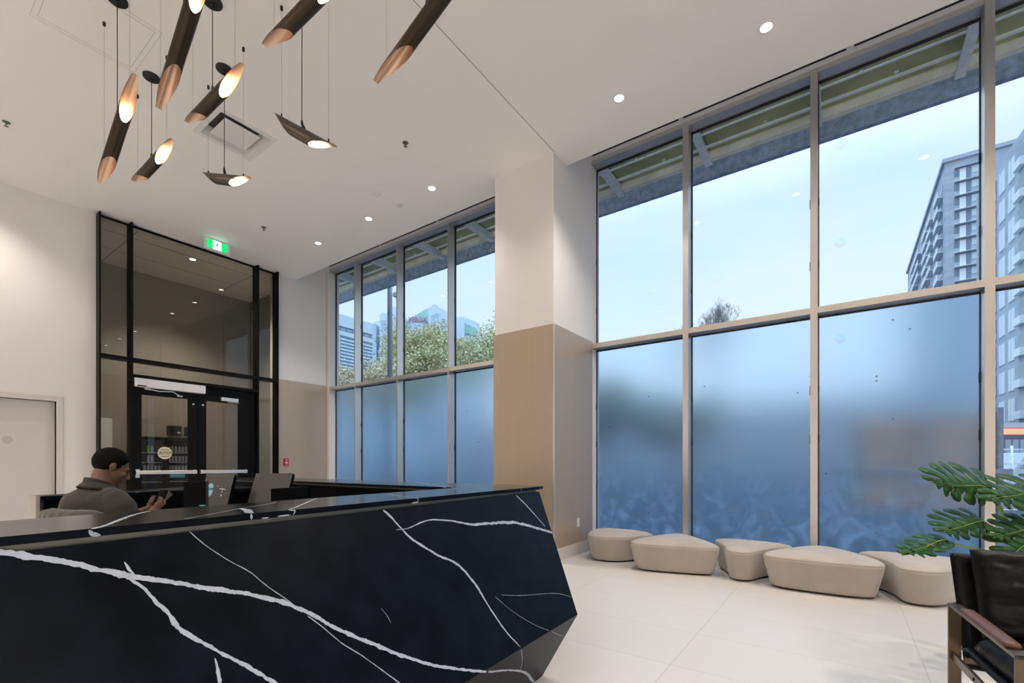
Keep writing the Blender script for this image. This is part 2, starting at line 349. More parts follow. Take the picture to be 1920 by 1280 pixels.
def leaf(i, y0, y1, st_l, st_r):
    r = bpy.data.objects.new('door_%d' % i, None); COL.objects.link(r); r['kind'] = 'structure'; r.location = (XG, (y0+y1)/2, 0); r.matrix_world = Matrix.Translation(r.location)
    f = MB(); xa, xb = XG-.03, XG+.035
    f.box((xa, y0, .02), (xb, y0+st_l, 2.465)); f.box((xa, y1-st_r, .02), (xb, y1, 2.465)); f.box((xa, y0+st_l, 2.365), (xb, y1-st_r, 2.465)); f.box((xa, y0+st_l, .02), (xb, y1-st_r, .28))
    f.build('door_frame', M_blackfr, r, origin='world')
    MB().box((XG-.004, y0+st_l, .28), (XG+.002, y1-st_r, 2.365)).build('door_glass', M_dglass, r, origin='world')
    return r
d2 = leaf(2, 2.587, 3.500, .10, .135); d3 = leaf(3, 3.506, 4.398, .13, .20)
for d, a, b in ((d2, 2.60, 3.475), (d3, 3.53, 4.33)):
    MB().box((XG+.045, a, 1.055), (XG+.085, b, 1.115)).box((XG+.03, a, 1.05), (XG+.06, a+.05, 1.12)).box((XG+.03, b-.05, 1.05), (XG+.06, b, 1.12)).build('push_bar', M_silver, d, origin='world', bevel=.006)
MB().box((XG+.036, 2.60, 1.00), (XG+.05, 2.66, 1.14)).build('push_plate', M_silver, d2, origin='world')
for d, ys in ((d2, (3.43,)), (d3, (3.58,))):
    k = MB()
    for y in ys: k.tube([(XG+.034, y, 2.28), (XG+.045, y, 2.28)], .016, 14)
    k.build('lock_cylinder', M_silver, d, origin='world')
# caution sticker on the left leaf
o = onX(309, 849, XG+.004); Mx = frame_M((XG+.0045, o.y, o.z), (0, 1, 0), (0, 0, 1))
s = MB(); s.prism([(.105*cos(2*pi*k/40), .105*sin(2*pi*k/40)) for k in range(40)], 0, .0008, Mx)
s.m = 1; Mt = Mx @ Matrix.Translation((0, 0, .0016))
for hh in (.035, -.035): s.box((-.10, hh-.002, .0008), (.10, hh+.002, .0016), Mx)
text_into(s, 'CAUTION', .052, Mt, .0016); 
for yy in (.058, -.058): s.box((-.06, yy-.004, .0008), (.06, yy+.004, .0014), Mx)
s.build('caution_sticker', [mat('cream_sticker', (.70, .64, .46), .6), M_black], d2, origin='world', fix=False)['label'] = 'round cream CAUTION sticker on the glass'
# operator box and closer
r = thing('door_operator', 'long white automatic operator box above the left black glass door', 'door operator', (XG+.03, 3.06, 2.46))
a = onX(251, 703, XF+.01); b = onX(383, 737, XF+.01)
MB().box((XG+.031, 2.565, 2.475), (XF+.01, 3.585, 2.612)).build('cover', M_white, r, origin='world', bevel=.004)
MB().box((XF+.0105, 2.60, 2.482), (XF+.013, 2.72, 2.50)).build('vent_slot', M_black, r, origin='world')
k = MB(); k.bar((XG+.05, 2.76, 2.46), (XG+.13, 2.90, 2.43), .018, .014); k.bar((XG+.13, 2.90, 2.43), (XG+.10, 3.10, 2.45), .016, .012); k.bar((XG+.10, 3.10, 2.45), (XG+.05, 3.22, 2.40), .018, .012); k.box((XG+.036, 3.18, 2.385), (XG+.06, 3.26, 2.405)); k.box((XG+.04, 2.72, 2.445), (XG+.07, 2.80, 2.475))
k.build('arm', M_silver, r, origin='world')
r = thing('door_closer', 'small silver closer box on the right black glass door', 'door closer', (XG+.036, 4.02, 2.38))
MB().box((XG+.0355, 3.86, 2.385), (XG+.10, 4.16, 2.45)).build('cover', M_silver, r, origin='world', bevel=.006)
MB().bar((XG+.06, 3.98, 2.375), (XG+.10, 4.12, 2.37), .02, .01).bar((XG+.10, 4.12, 2.37), (XG+.07, 4.18, 2.372), .02, .01).build('arm', M_silver, r, origin='world')

# ================================================================== vestibule behind the screen
XV = -11.6
struct('wall_vestibule', MB().box((XV-.15, .6, 0), (XV, 6.2, 5.4)).box((XV, .6, 0), (-9.605, .75, 5.4)), M_taupe2)
w = MB(); w.box((XV, 5.46, 0), (XV+.04, 5.62, 5.4)); w.box((XV+.34, 5.46, 0), (-9.605, 5.62, 5.4)); w.box((XV+.04, 5.46, 4.9), (XV+.34, 5.62, 5.4))
struct('wall_vestibule', w, M_taupe2)
w = MB().box((XV+.001, .76, 0), (XV+.012, 5.45, WZ)); w.m = 1
for y in (1.9, 2.6, 3.3, 4.0, 4.7): w.box((XV+.011, y, 0), (XV+.013, y+.006, WZ))
w.box((XV+.04, 5.448, 0), (XV+.34, 5.4595, .1))
struct('trim_4', w, [M_taupe, M_line])
r = bpy.data.objects.new('window_11', None); COL.objects.link(r); r['kind'] = 'structure'; r.location = (XV+.19, 5.5, 0); r.matrix_world = Matrix.Translation(r.location)
MB().box((XV+.041, 5.50, .1), (XV+.339, 5.508, 4.899)).build('pane', M_glass, r, origin='world')
c = MB().box((XV-.1, .6, HC), (XL-.185, 5.6, HC+.1)); c.m = 1
c.box((XV, 2.690, HC-.002), (XL-.19, 2.698, HC)); c.box((XV, 4.70, HC-.002), (XL-.19, 4.708, HC)); c.box((-9.95, .76, HC-.002), (-9.943, 5.45, HC)); c.box((-10.76, .76, HC-.002), (-10.754, 5.45, HC))
struct('ceiling', c, [M_ceil, mat('tile_joint', (.12, .11, .10), .8)])
r = bpy.data.objects.new('door_4', None); COL.objects.link(r); r['kind'] = 'structure'; r.location = (XV, 2.4, 0); r.matrix_world = Matrix.Translation(r.location)
MB().box((XV+.013, 1.95, 0), (XV+.05, 2.85, 2.11)).build('door_panel', M_white, r, origin='world')
# drinks coolers with cans
M_can = mat('pale_can', (.60, .62, .66), .3, .5); M_cang = mat('green_can', (.22, .62, .06), .4)
M_shelf = mat('cooler_wire', (.45, .47, .5), .4, .6)
M_inside = mat('cooler_inside', (.02, .022, .03), .6)
can0 = None
def fridge(y0, y1, label, plan):
    global can0
    xf = -11.08
    r = thing('drinks_cooler', label, 'fridge', (-11.3, (y0+y1)/2, 0), 0, 'black drinks coolers against the vestibule wall')
    f = MB(); f.box((XV+.02, y0, 0), (xf, y0+.03, 1.76)); f.box((XV+.02, y1-.03, 0), (xf, y1, 1.76)); f.box((XV+.02, y0+.03, 0), (XV+.05, y1-.03, 1.76)); f.box((XV+.05, y0+.03, 1.70), (xf, y1-.03, 1.76)); f.box((XV+.05, y0+.03, 0), (xf, y1-.03, .42))
    f.build('cabinet', M_dark, r, origin='world')
    zs = [1.455, 1.26, 1.065, .87, .62]
    for z in zs:
        MB().box((XV+.06, y0+.032, z-.012), (xf-.03, y1-.032, z)).build('shelf', M_shelf, r, origin='world')
    MB().box((xf-.012, y0+.03, .42), (xf-.006, y1-.03, 1.70)).build('cooler_glass', M_glass, r, origin='world')
    for z, cnt in plan:
        n = 6; st = (y1-y0-.12)/(n-1)
        for k in cnt:
            loc = (xf-.10, y0+.06+st*k, z+.0006)
            if can0 is None:
                can0 = MB().lathe([(.001, 0), (.020, .0), (.024, .006), (.024, .115), (.018, .132), (.001, .132)], n=14).build('drink_can', M_can)
                tag(can0, 'pale drink can', 'can', 'pale cans lined up in the drinks coolers'); o = can0
            else: o = can0.copy(); COL.objects.link(o)
            o.location = loc; yield_list.append((o, z, k, label))
yield_list = []
fridge(3.13, 3.55, 'black drinks cooler behind the left door glass, its upper shelves half empty', [(1.455, (3,)), (1.26, (2, 3)), (1.065, (1, 2, 3, 4, 5))])
nleft = len(yield_list)
fridge(3.60, 4.02, 'black drinks cooler by the door seam, its shelves full of pale cans', [(1.455, range(6)), (1.26, range(6)), (1.065, range(6))])
nm = {1.455: 'upper', 1.26: 'middle', 1.065: 'lower'}; od = ['first', 'second', 'third', 'fourth', 'fifth', 'sixth']
for i, (o, z, k, lb) in enumerate(yield_list):
    side = 'half-empty left cooler' if i < nleft else 'full right cooler'
    o['label'] = 'pale drink can, %s place from the left on the %s shelf, %s' % (od[k], nm[z], side)
    o['group'] = 'pale cans lined up in the drinks coolers'
g = MB().lathe([(.001, 0), (.022, .0), (.026, .006), (.026, .125), (.018, .142), (.001, .142)], n=14).build('drink_can', M_cang)
g.location = (-11.18, 3.13+.06+.06*2.0, 1.4556); tag(g, 'bright green drink can on the upper shelf of the left cooler', 'can')
o = MB().box((XV+.0125, 3.75, 1.83), (XV+.09, 4.0, 2.03)); o = o.build('wall_box', M_dark); tag(o, 'black square box on the vestibule wall above the right cooler', 'wall box')
k = MB().box((XV+.0905, 3.92, 1.87), (XV+.0915, 3.98, 1.91)).build('paper_tag', mat('cream_paper', (.7, .66, .5), .7), o)
o = MB().box((XV+.0125, 4.07, 1.83), (XV+.09, 4.27, 2.02)).build('wall_box', M_dark); tag(o, 'black box on the vestibule wall, partly hidden by the door seam', 'wall box')
o = MB().box((-11.072, 3.64, .95), (-11.065, 3.90, 1.05)).build('notice_sheet', mat('cyan_paper', (.10, .42, .66), .6)); tag(o, 'pale blue notice sheet on the front of the right drinks cooler', 'notice')

# ================================================================== reception desk
def stripe(mb, pts, wid, nrm, off=.0007, jit=.30, sub=.005):
    """vein laid flush on a stone face; pts 3-D, wid = width at each point in metres"""
    P = [Vector(p) for p in pts]; out = []
    for i in range(len(P)-1):
        L = (P[i+1]-P[i]).length; n = max(1, int(L/sub))
        for k in range(n):
            t = k/n
            p0 = P[max(i-1, 0)]; p1 = P[i]; p2 = P[i+1]; p3 = P[min(i+2, len(P)-1)]
            q = .5*((2*p1)+(p2-p0)*t+(2*p0-5*p1+4*p2-p3)*t*t+(3*p1-p0-3*p2+p3)*t**3)
            out.append((q, wid[i]*(1-t)+wid[i+1]*t))
    out.append((P[-1], wid[-1])); nrm = Vector(nrm).normalized(); vs = []
    for i, (q, ww) in enumerate(out):
        d = (out[min(i+1, len(out)-1)][0]-out[max(i-1, 0)][0]).normalized(); s = nrm.cross(d)
        a = noise.noise(q*42)+.8*noise.noise(q*140); b = noise.noise(q*42+Vector((9, 3, 1)))+.8*noise.noise(q*140+Vector((5, 5, 2)))
        c = noise.noise(q*9)*.35*ww
        end = min(1, i/3+.25, (len(out)-1-i)/3+.15)
        vs.append(q+nrm*off+s*(c+ww*.5*end*(1+jit*2*a))); vs.append(q+nrm*off+s*(c-ww*.5*end*(1+jit*2*b)))
    b0 = len(vs); mb.add(vs, [(2*i, 2*i+1, 2*i+3, 2*i+2) for i in range(len(out)-1)])
TZ = 1.07
fe = lambda y: -1.414-(y-.168)*.09976            # front edge of the slab (x as a function of y)
YN = -.75
A = Vector((fe(YN), YN, 1.035)); C1 = Vector((-1.663, 2.648, 1.035)); R1 = Vector((-1.256, 2.417, .35))
nf = (R1-C1).cross(A-C1).normalized(); nf = nf if nf.x > 0 else -nf
rd = Vector((-1.167, 1.335, .391))-R1; RN = R1+rd*((YN-R1.y)/rd.y); RN.x = C1.x-(nf.y*(RN.y-C1.y)+nf.z*(RN.z-C1.z))/nf.x
B1 = Vector((-1.417, 2.291, 0)); BN = Vector((-1.20, YN, 0))
L1 = Vector((-5.35, 2.75, 1.035)); RL = Vector((-5.35, 2.95, .40)); BL = Vector((-5.35, 2.70, 0))
desk = thing('reception_desk', 'black stone reception desk with faceted front, white veins and V-shaped counter', 'reception desk', (-2.0, 1.2, 0))
bd = MB()
bd.add([A, C1, R1, RN, B1, BN, L1, RL, BL], [(0, 1, 2, 3), (3, 2, 4, 5), (1, 6, 7, 2), (2, 7, 8, 4)])
IA = Vector((-1.72, YN, 0)); IC = Vector((-2.06, 2.28, 0)); IL = Vector((-5.35, 2.34, 0)); up = Vector((0, 0, 1.035))
nl = (RN-R1).cross(B1-R1).normalized(); nl = nl if nl.x > 0 else -nl
bd.m = 1
def face_vein(px, wpx, p0, n):
    P = []; Wd = []
    for (u, v), wp in zip(px, wpx if isinstance(wpx, (list, tuple)) else [wpx]*len(px)):
        q, t = onP(u, v, p0, n); P.append(q); Wd.append(wp/FPX*t*.78)
    stripe(bd, P, Wd, n)
face_vein([(-60, 1031), (0, 1036), (40, 1041), (75, 1047), (130, 1055), (190, 1068), (250, 1080), (300, 1087), (350, 1095), (400, 1103), (460, 1113), (530, 1130), (562, 1142), (600, 1160), (640, 1183), (700, 1208), (760, 1231), (820, 1248), (880, 1256), (912, 1259)], [14, 15, 15, 14, 15, 15, 15, 11, 11, 11, 10, 10, 10, 9, 9, 9, 8, 7, 7, 6], C1, nf)
face_vein([(233, 1053), (240, 1064), (252, 1077)], [5, 6, 8], C1, nf)
face_vein([(238, 1082), (270, 1103), (292, 1128), (315, 1150), (330, 1172), (345, 1185), (370, 1199), (405, 1217), (440, 1238), (480, 1260), (520, 1284), (560, 1310)], [7, 9, 9, 9, 11, 11, 9, 9, 10, 9, 9, 9], C1, nf)
face_vein([(355, 996), (385, 1022), (430, 1051), (470, 1073), (500, 1098), (540, 1126), (560, 1142)], 2.0, C1, nf)
face_vein([(576, 1154), (608, 1178), (640, 1205), (680, 1230), (745, 1277), (800, 1320)], 2.4, C1, nf)
face_vein([(718, 956), (735, 972), (752, 990), (775, 1012), (820, 1040), (845, 1050), (870, 1070), (893, 1098), (912, 1130), (935, 1165), (950, 1185), (976, 1213)], [6, 6, 5, 6, 7, 6, 7, 8, 5, 5, 4, 3], C1, nf)
face_vein([(742, 993), (765, 990), (790, 979), (812, 974), (845, 976), (885, 983), (925, 981), (960, 979), (1000, 988), (1036, 999)], [1.5, 2, 3, 3, 4, 6, 6, 7, 6, 5], C1, nf)
face_vein([(967, 928), (985, 945), (1003, 965), (1022, 987)], [3, 4, 3, 2.5], C1, nf)
face_vein([(403, 1233), (408, 1252), (411, 1268), (414, 1300)], [4, 7, 8, 8], C1, nf)
face_vein([(940, 1115), (980, 1116), (1040, 1112), (1072, 1119)], .8, C1, nf)
face_vein([(928, 1118), (960, 1145), (1000, 1170), (1030, 1182)], .8, C1, nf)
face_vein([(714, 1140), (725, 1153), (733, 1168)], [1, 1.6, 1], C1, nf)
face_vein([(915, 1259), (950, 1256), (976, 1258), (992, 1266), (1005, 1284)], [5, 4, 5, 7, 7], R1, nl)
face_vein([(977, 1217), (979, 1238), (975, 1258)], [2.5, 2, 2], R1, nl)
face_vein([(1034, 1183), (1048, 1190), (1057, 1192)], .8, R1, nl)
bd.m = 2
ins = MB(); ins.add([IA, IC, IL, IA+up, IC+up, IL+up], [(0, 1, 4, 3), (1, 2, 5, 4)]); ins.add([IA, IA+up, A, RN, BN], [(0, 1, 2, 3, 4)]); ins.add([IL, IL+up, L1, RL, BL], [(0, 1, 2, 3, 4)])
bd.build('stone_body', [M_stone, M_vein], desk, origin='world', fix=False)
ins.build('inner_panel', M_dark, desk, origin='world')
rv = MB(); rv.prism([(A.x-.012, YN), (C1.x-.020, C1.y-.012), (L1.x, 2.735), (L1.x, 2.36), (IC.x+.01, IC.y+.02), (IA.x+.01, YN)], 1.034, 1.051)
rv.build('reveal_band', M_reveal, desk, origin='world')
tp = MB(); IX = Vector((-2.012, 2.222, 0))
tp.prism([(fe(YN)-.001, YN), (-1.661, 2.644), (-1.70, 2.757), (-5.40, 2.757), (-5.40, 2.27), (-3.8, 2.25), (IX.x, IX.y), (-1.72, YN)], 1.0505, TZ)
tp.mi = [2]*len(tp.mi); tp.mi[1] = 0
tp.m = 1
def top_vein(px, wpx):
    P = [onZ(u, v, TZ) for u, v in px]; wl_ = wpx if isinstance(wpx, (list, tuple)) else [wpx]*len(px)
    stripe(tp, P, [w_/FPX*(p-CE).dot(CF)*1.2 for w_, p in zip(wl_, P)], (0, 0, 1), jit=.2, sub=.006)
top_vein([(281, 958), (255, 964), (222, 976), (196, 985), (173, 992)], [4, 6, 7, 7, 9])
top_vein([(451, 953), (462, 956), (467, 960), (474, 962)], [5, 12, 12, 8]); top_vein([(596, 934), (575, 942), (556, 950), (541, 955)], 4)
top_vein([(345, 973), (400, 963), (456, 952), (490, 947), (520, 941)], 2)
top_vein([(722, 925.6), (750, 930), (778, 933.5), (784, 935)], 3); top_vein([(778, 903), (800, 907), (825, 911.5), (836, 914)], 3); top_vein([(848, 914.5), (860, 917)], 3)
top_vein([(917, 908.5), (945, 911), (978, 913.5)], 2); top_vein([(604, 900.5), (622, 898.5)], 2); top_vein([(0, 984), (60, 976), (120, 969)], .8)
def edge_vein(px, wpx):
    n = Vector((1, .09976, 0)).normalized(); p0 = Vector((fe(0), 0, 1.06)); P = []; Wd = []
    for (u, v), wp in zip(px, wpx):
        q, t = onP(u, v, p0, n); q.z = min(max(q.z, 1.0515), TZ); P.append(q); Wd.append(wp/FPX*t*.7)
    stripe(tp, P, Wd, n, jit=.2, sub=.004)
edge_vein([(166, 994), (172, 1001), (188, 1008)], [16, 12, 14]); edge_vein([(471, 962), (472, 974)], [9, 9]); edge_vein([(541, 955), (553, 957), (549, 966)], [3, 4, 3])
edge_vein([(784, 935), (782, 941), (772, 944)], [3, 4, 3]); edge_vein([(977, 914), (977, 922)], [3, 3]); edge_vein([(490, 971), (500, 970.5), (505, 969)], [3, 4, 3]); edge_vein([(520, 968), (534, 966), (545, 965)], [3, 4, 2])
tp.build('counter_top', [M_top, M_vein, M_stone], desk, origin='world', fix=False)
# inside work surface, a step lower
wk = MB().prism([(-2.30, YN+.1), (-1.76, YN+.1), (-2.07, 2.20), (-5.3, 2.30), (-5.3, 1.98), (-2.62, 1.80)], .71, .735)
wk.build('work_surface', M_dark, desk, origin='world')
# low back counter behind the sitter
bc = thing('back_counter', 'black back counter with a pale end panel, painted wall reflection, behind the seated man', 'counter', (-4.95, 1.2, 0))
outer = [(-4.69, .72), (-4.83, 1.275), (-5.17, 1.80), (-5.18, 2.26)]; inner = [(-4.49, .727), (-4.50, 1.02), (-4.554, 1.47), (-4.42, 2.24)]
poly = outer+inner[::-1]
k = MB().prism(poly, .975, 1.0); k.m = 1
for px, wp in (([(255, 923.2), (262, 921.5), (268, 921)], 2), ([(300, 917.5), (320, 915.6), (336, 914.4)], 1)):
    P = [onZ(u, v, 1.0) for u, v in px]; stripe(k, P, [wp/FPX*(p-CE).dot(CF)*1.3 for p in P], (0, 0, 1), sub=.01)
k.build('counter_top', [M_stone, M_vein], bc, origin='world', fix=False)
k = MB(); k.prism([(-4.68, .745), (-4.80, 1.275), (-5.13, 1.80), (-5.14, 2.26), (-4.46, 2.22), (-4.59, 1.47), (-4.52, .745)], 0, .9745); k.build('cabinet', M_dark, bc, origin='world')
MB().box((-4.700, .700, 0), (-4.485, .719, 1.0005)).build('end_panel', mat('stone_with_wall_reflection', (.36, .34, .31), .4), bc, origin='world')  # pale tone paints the white wall's reflection onto the black stone

# ================================================================== screens and desk objects
def slab_obj(name, tl, tr, br, bl, thick, mats, label, cat, extra=None):
    # thin screen: front face corners in world space, thickness away from the viewer
    n = (tr-tl).cross(bl-tl).normalized()
    if n.dot(CF) < 0: n = -n
    base = (bl+br)/2
    r = thing(name, label, cat, base)
    m = MB(); f = [tl, tr, br, bl]; q = [p+n*thick for p in f]
    m.add(f+q, [(4, 5, 6, 7), (0, 1, 5, 4), (1, 2, 6, 5), (2, 3, 7, 6), (3, 0, 4, 7)]); m.build('housing', mats[1], r, origin='world', fix=False)
    m = MB(); e = .003; m.add([p-n*.0006 for p in f], [(0, 1, 2, 3)]); m.build('front_sheet', mats[0], r, origin='world', fix=False)
    return r, n
M_grey = mat('grey_glossy_back', (.060, .055, .050), .4, 0, .3)
def ext(p, q, k): return q+(q-p)*k
def screen(us, t0, t1, thick, mats, name, label, cat, zb=.78):
    (u0, v0), (u1, v1), (u2, v2), (u3, v3) = us
    tl, tr, br, bl = far(u0, v0, t0), far(u1, v1, t0), far(u2, v2, t1), far(u3, v3, t1)
    kk = (bl.z-zb)/(tl.z-bl.z); b2 = ext(tl, bl, kk); return slab_obj(name, tl, tr, b2+(tr-tl), b2, thick, mats, label, cat)
s1, n1 = screen([(388, 887), (440, 889), (426, 947), (372, 947)], 2.52, 2.45, .028, (M_grey, M_dark), 'monitor', 'grey flat monitor with a blue shield sticker standing on the desk', 'monitor')
s2, n2 = screen([(480, 887), (549, 887), (533.5, 943), (464, 943)], 2.64, 2.57, .03, (M_grey, M_dark), 'monitor', 'plain grey flat monitor nearer the window end of the desk', 'monitor')
s3, n3 = screen([(344.5, 904), (386, 902.5), (384, 953), (344.5, 953)], 2.27, 2.27, .02, (M_dark, M_grey), 'document_holder', 'black upright panel left of the stickered monitor', 'desk panel')
s4, n4 = screen([(508, 916), (562, 913.5), (562, 944), (508, 946)], 2.33, 2.33, .09, (M_dark, M_dark), 'desk_organiser', 'black open box in front of the plain grey monitor', 'desk organiser')
# shield sticker on the first monitor and white marks
def on_face(u, v, p0, n, off=.0016): q, t = onP(u, v, p0, n); return q-n*off
p0 = s1.location
def f1(us, off=.0016): return [on_face(u, v, far(388, 887, 2.52), n1, off) for u, v in us]
k = MB(); k.add(f1([(397, 905), (401, 909.5), (399.5, 921), (396.5, 927.5), (391.5, 931), (388, 924), (388.5, 918), (391, 908.5)]), [tuple(range(8))]); k.m = 1
c0 = f1([(394.8, 916.6)], .0028)[0]; ux = (far(440, 889, 2.52)-far(388, 887, 2.52)).normalized(); uz = (far(388, 887, 2.52)-far(372, 947, 2.45)).normalized(); uz = (uz-ux*uz.dot(ux)).normalized()
Mt = Matrix(((ux.x, uz.x, -n1.x, c0.x), (ux.y, uz.y, -n1.y, c0.y), (ux.z, uz.z, -n1.z, c0.z), (0, 0, 0, 1)))
text_into(k, 'DEM', .018, Mt, .0006, sx=.8)
k.build('shield_sticker', [mat('cyan_sticker', (.22, .50, .62), .5), mat('sticker_ink', (.02, .09, .13), .6)], s1, origin='world', fix=False)['label'] = 'pale blue shield sticker with dark letters'
k = MB(); k.add(f1([(412, 915), (422.5, 916.5), (422.5, 917.8), (412, 916.4)])+f1([(414, 927), (415.8, 927), (415.4, 930), (413.6, 930)])+f1([(416.6, 917.5), (417.2, 917.5), (416.6, 924), (416, 924)])+f1([(408, 910.5), (409.2, 910.7), (408.8, 912), (407.8, 912)]), [(0, 1, 2, 3), (4, 5, 6, 7), (8, 9, 10, 11), (12, 13, 14, 15)]); k.build('white_mark', M_white, s1, origin='world', fix=False)
for rr, uu in ((s1, None), (s2, None)):
    b = rr.location; st = MB(); st.box((b.x-.09, b.y-.02, .7355), (b.x+.09, b.y+.12, .747)); st.bar((b.x, b.y+.05, .745), (b.x, b.y+.03, .80), .05, .015, up=(0, 1, 0)); st.build('stand', M_dark, rr, origin='world')
for rr in (s3, s4):
    b = rr.location; st = MB().box((b.x-.08, b.y+.01, .7355), (b.x+.10, b.y+.10, .782)); st.build('base', M_dark, rr, origin='world')
q = far(379.5, 947.2, 2.24)
o = MB().bar(q-CR*.012, q+CR*.012, .012, .0045).bar(q-CR*.005-CU*.002, Vector((q.x, q.y, .737))-CR*.005, .004, .004).build('marker_pen', mat('teal_plastic', (.10, .55, .50), .4)); tag(o, 'teal plastic clip peeking over the counter beside the black panel', 'clip')

# ================================================================== pendants
M_brass = mat('bronze_outside', (.05, .037, .025), .40, .7, var=((3, 50, 50), .15))
M_copper = mat('copper_inside', (.78, .52, .36), .38, .75, var=((3, 60, 60), .12))
M_bulb = mat('lit_bulb', (1, .9, .8), .4, emit=(1, .82, .62), es=26)
M_cord = mat('black_cord', (.012, .011, .01), .6)
M_wire = mat('steel_wire', (.30, .28, .26), .4, .6)
HL, RT = .53, .049
def pendant_proto():
    r = thing('pendant_light', 'x', 'pendant light', (0, 0, 4))
    n, m = 48, 30
    def ends(phi):      # phi from the top spine; returns how far the shell reaches
        h = (1-cos(phi))/2
        return HL-(HL-.17)*max(0, (h-.05)/.95)**.62
    def shell(rad):
        vs = []
        for k in range(n):
            phi = 2*pi*k/n; e_ = ends(phi)
            for j in range(m+1): vs.append((-e_+2*e_*j/m, rad*sin(phi), rad*cos(phi)))
        fs = [(k*(m+1)+j, ((k+1)%n)*(m+1)+j, ((k+1)%n)*(m+1)+j+1, k*(m+1)+j+1) for k in range(n) for j in range(m)]
        return vs, fs
    o_ = MB(); v, f = shell(RT); o_.add(v, [q[::-1] for q in f], True); o_.build('shade', M_brass, r, fix=False)
    i_ = MB(); v, f = shell(RT-.0018); i_.add(v, f, True); i_.build('copper_lining', M_copper, r, fix=False)['label'] = 'copper inner lining'
    MB().ball((.165, 0, -.012), .027, 12, (1.35, 1, 1)).build('bulb', M_bulb, r)
    MB().tube([(.05, 0, .018), (.13, 0, -.006)], [.013, .015], 16).build('lamp_holder', M_cord, r)
    return r
proto = pendant_proto()
#   centre x, y, z, tilt, half spacing of the wires, label
P8 = [(-4.935, 1.25, 3.955, 30, .33, 'leftmost pendant tube, steep, hanging nearest the white door'),
      (-3.625, 1.27, 4.105, 38, .39, 'large near pendant tube cut off by the top edge, above the leftmost one'),
      (-5.645, 1.70, 4.205, 1, .40, 'small level pendant tube hanging low just right of the leftmost tube'),
      (-4.310, 1.72, 4.265, 0, .40, 'pendant tube overlapping the upper left of the square ceiling vent'),
      (-4.950, 2.08, 4.010, -22, .375, 'side-on pendant tube hanging below the square ceiling vent'),
      (-3.570, 2.08, 3.885, -35.7, .34, 'side-on pendant tube tilting down, right of the square ceiling vent'),
      (-2.920, 1.72, 4.235, 0, .39, 'pendant tube cut by the top edge above the tilting side-on one'),
      (-2.140, 2.08, 4.035, 23, .37, 'rightmost pendant tube, hanging alone over the ceiling joint')]
for k, (x, y, z, a, hs, lb) in enumerate(P8):
    if k == 0: r = proto
    else: r = dup(proto)
    for ch in r.children: ch.rotation_euler = (0, -radians(a), 0)
    r.location = (x, y, z); r.matrix_world = Matrix.Translation((x, y, z)); r['label'] = lb; r['group'] = 'pendant tubes over the reception desk'
for k, (x, y, z, a, hs, lb) in enumerate(P8):
    r = [o for o in bpy.data.objects if o.get('label') == lb][0]
    ar = radians(a)
    def along(s): return Vector((x+s*cos(ar), y, z+s*sin(ar)))
    n_ = Vector((-sin(ar), 0, cos(ar)))
    top = along(0)+n_*RT
    MB().lathe([(.001, HC-.022), (.066, HC-.022), (.072, HC-.016), (.072, HC), (.001, HC)], (x, y, 0), 32).lathe([(.001, HC-.04), (.012, HC-.04), (.014, HC-.022), (.001, HC-.022)], (x, y, 0), 16).build('canopy', M_cord, r, origin='world')
    MB().tube([(x, y, HC-.035), (x+.002, y, HC-.4), (x-.001, y+.001, (HC+top.z)/2), (x, y, top.z+.06)], .0032, 8).build('cord', M_cord, r, origin='world')
    MB().tube([(x, y, top.z+.075), (x, y, top.z+.05), tuple(top-n_*.001)], [.006, .010, .013], 12).build('cord_grip', M_cord, r, origin='world')
    for s_ in (-1, 1):
        e_ = along(s_*hs/max(.8, cos(ar)))+n_*(RT-.001)
        MB().tube([(e_.x, y, HC-.03), tuple(e_+Vector((0, 0, .012)))], .0009, 6).build('wire', M_wire, r, origin='world')
        MB().lathe([(.001, HC-.034), (.008, HC-.034), (.011, HC-.030), (.011, HC), (.001, HC)], (e_.x, y, 0), 14).build('wire_anchor', M_cord, r, origin='world')
        MB().tube([tuple(e_+n_*.0012), tuple(e_+Vector((0, 0, .02)))], .006, 10).build('wire_clamp', M_cord, r, origin='world')

# ================================================================== ceiling fixtures
M_led = mat('lit_lens', (1, 1, 1), .5, emit=(1, .93, .84), es=16)
M_ring = mat('white_trim_ring', (.8, .8, .79), .4)
dl0 = None
def downlight(x, y, label, w=1.0, z=HC, sz=.048, on=True):
    global dl0
    if dl0 is None:
        r = thing('ceiling_downlight', label, 'downlight', (x, y, z))
        MB().lathe([(.047, -.001), (.058, -.004), (.060, 0), (.047, 0)], n=28).build('trim_ring', M_ring, r)
        MB().lathe([(.001, -.0022), (.048, -.0022), (.048, -.0005)], n=28).build('lens', M_led, r)
        dl0 = r
    else: r = dup(dl0, (x, y, z), label=label)
    r['group'] = 'round ceiling downlights'
    ld = bpy.data.lights.new('downlight_beam', 'SPOT'); ld.energy = SPOT_W*w; ld.color = WARM; ld.spot_size = radians(118); ld.spot_blend = .75; ld.shadow_soft_size = .045
    lo = bpy.data.objects.new('downlight_beam', ld); COL.objects.link(lo); lo.parent = r; lo.location = (0, 0, -.012)
downlight(-.56, 4.68, 'round ceiling downlight nearest the camera, in front of the right-hand windows', .88)
downlight(-1.94, 4.68, 'round ceiling downlight just right of the column corner', .88)
downlight(-4.72, 4.68, 'round ceiling downlight left of the column, first before it', .88)
downlight(-6.12, 4.68, 'round ceiling downlight in the middle of the three left of the column', .88)
downlight(-7.52, 4.68, 'round ceiling downlight farthest from the camera, nearest the black screen', .88)
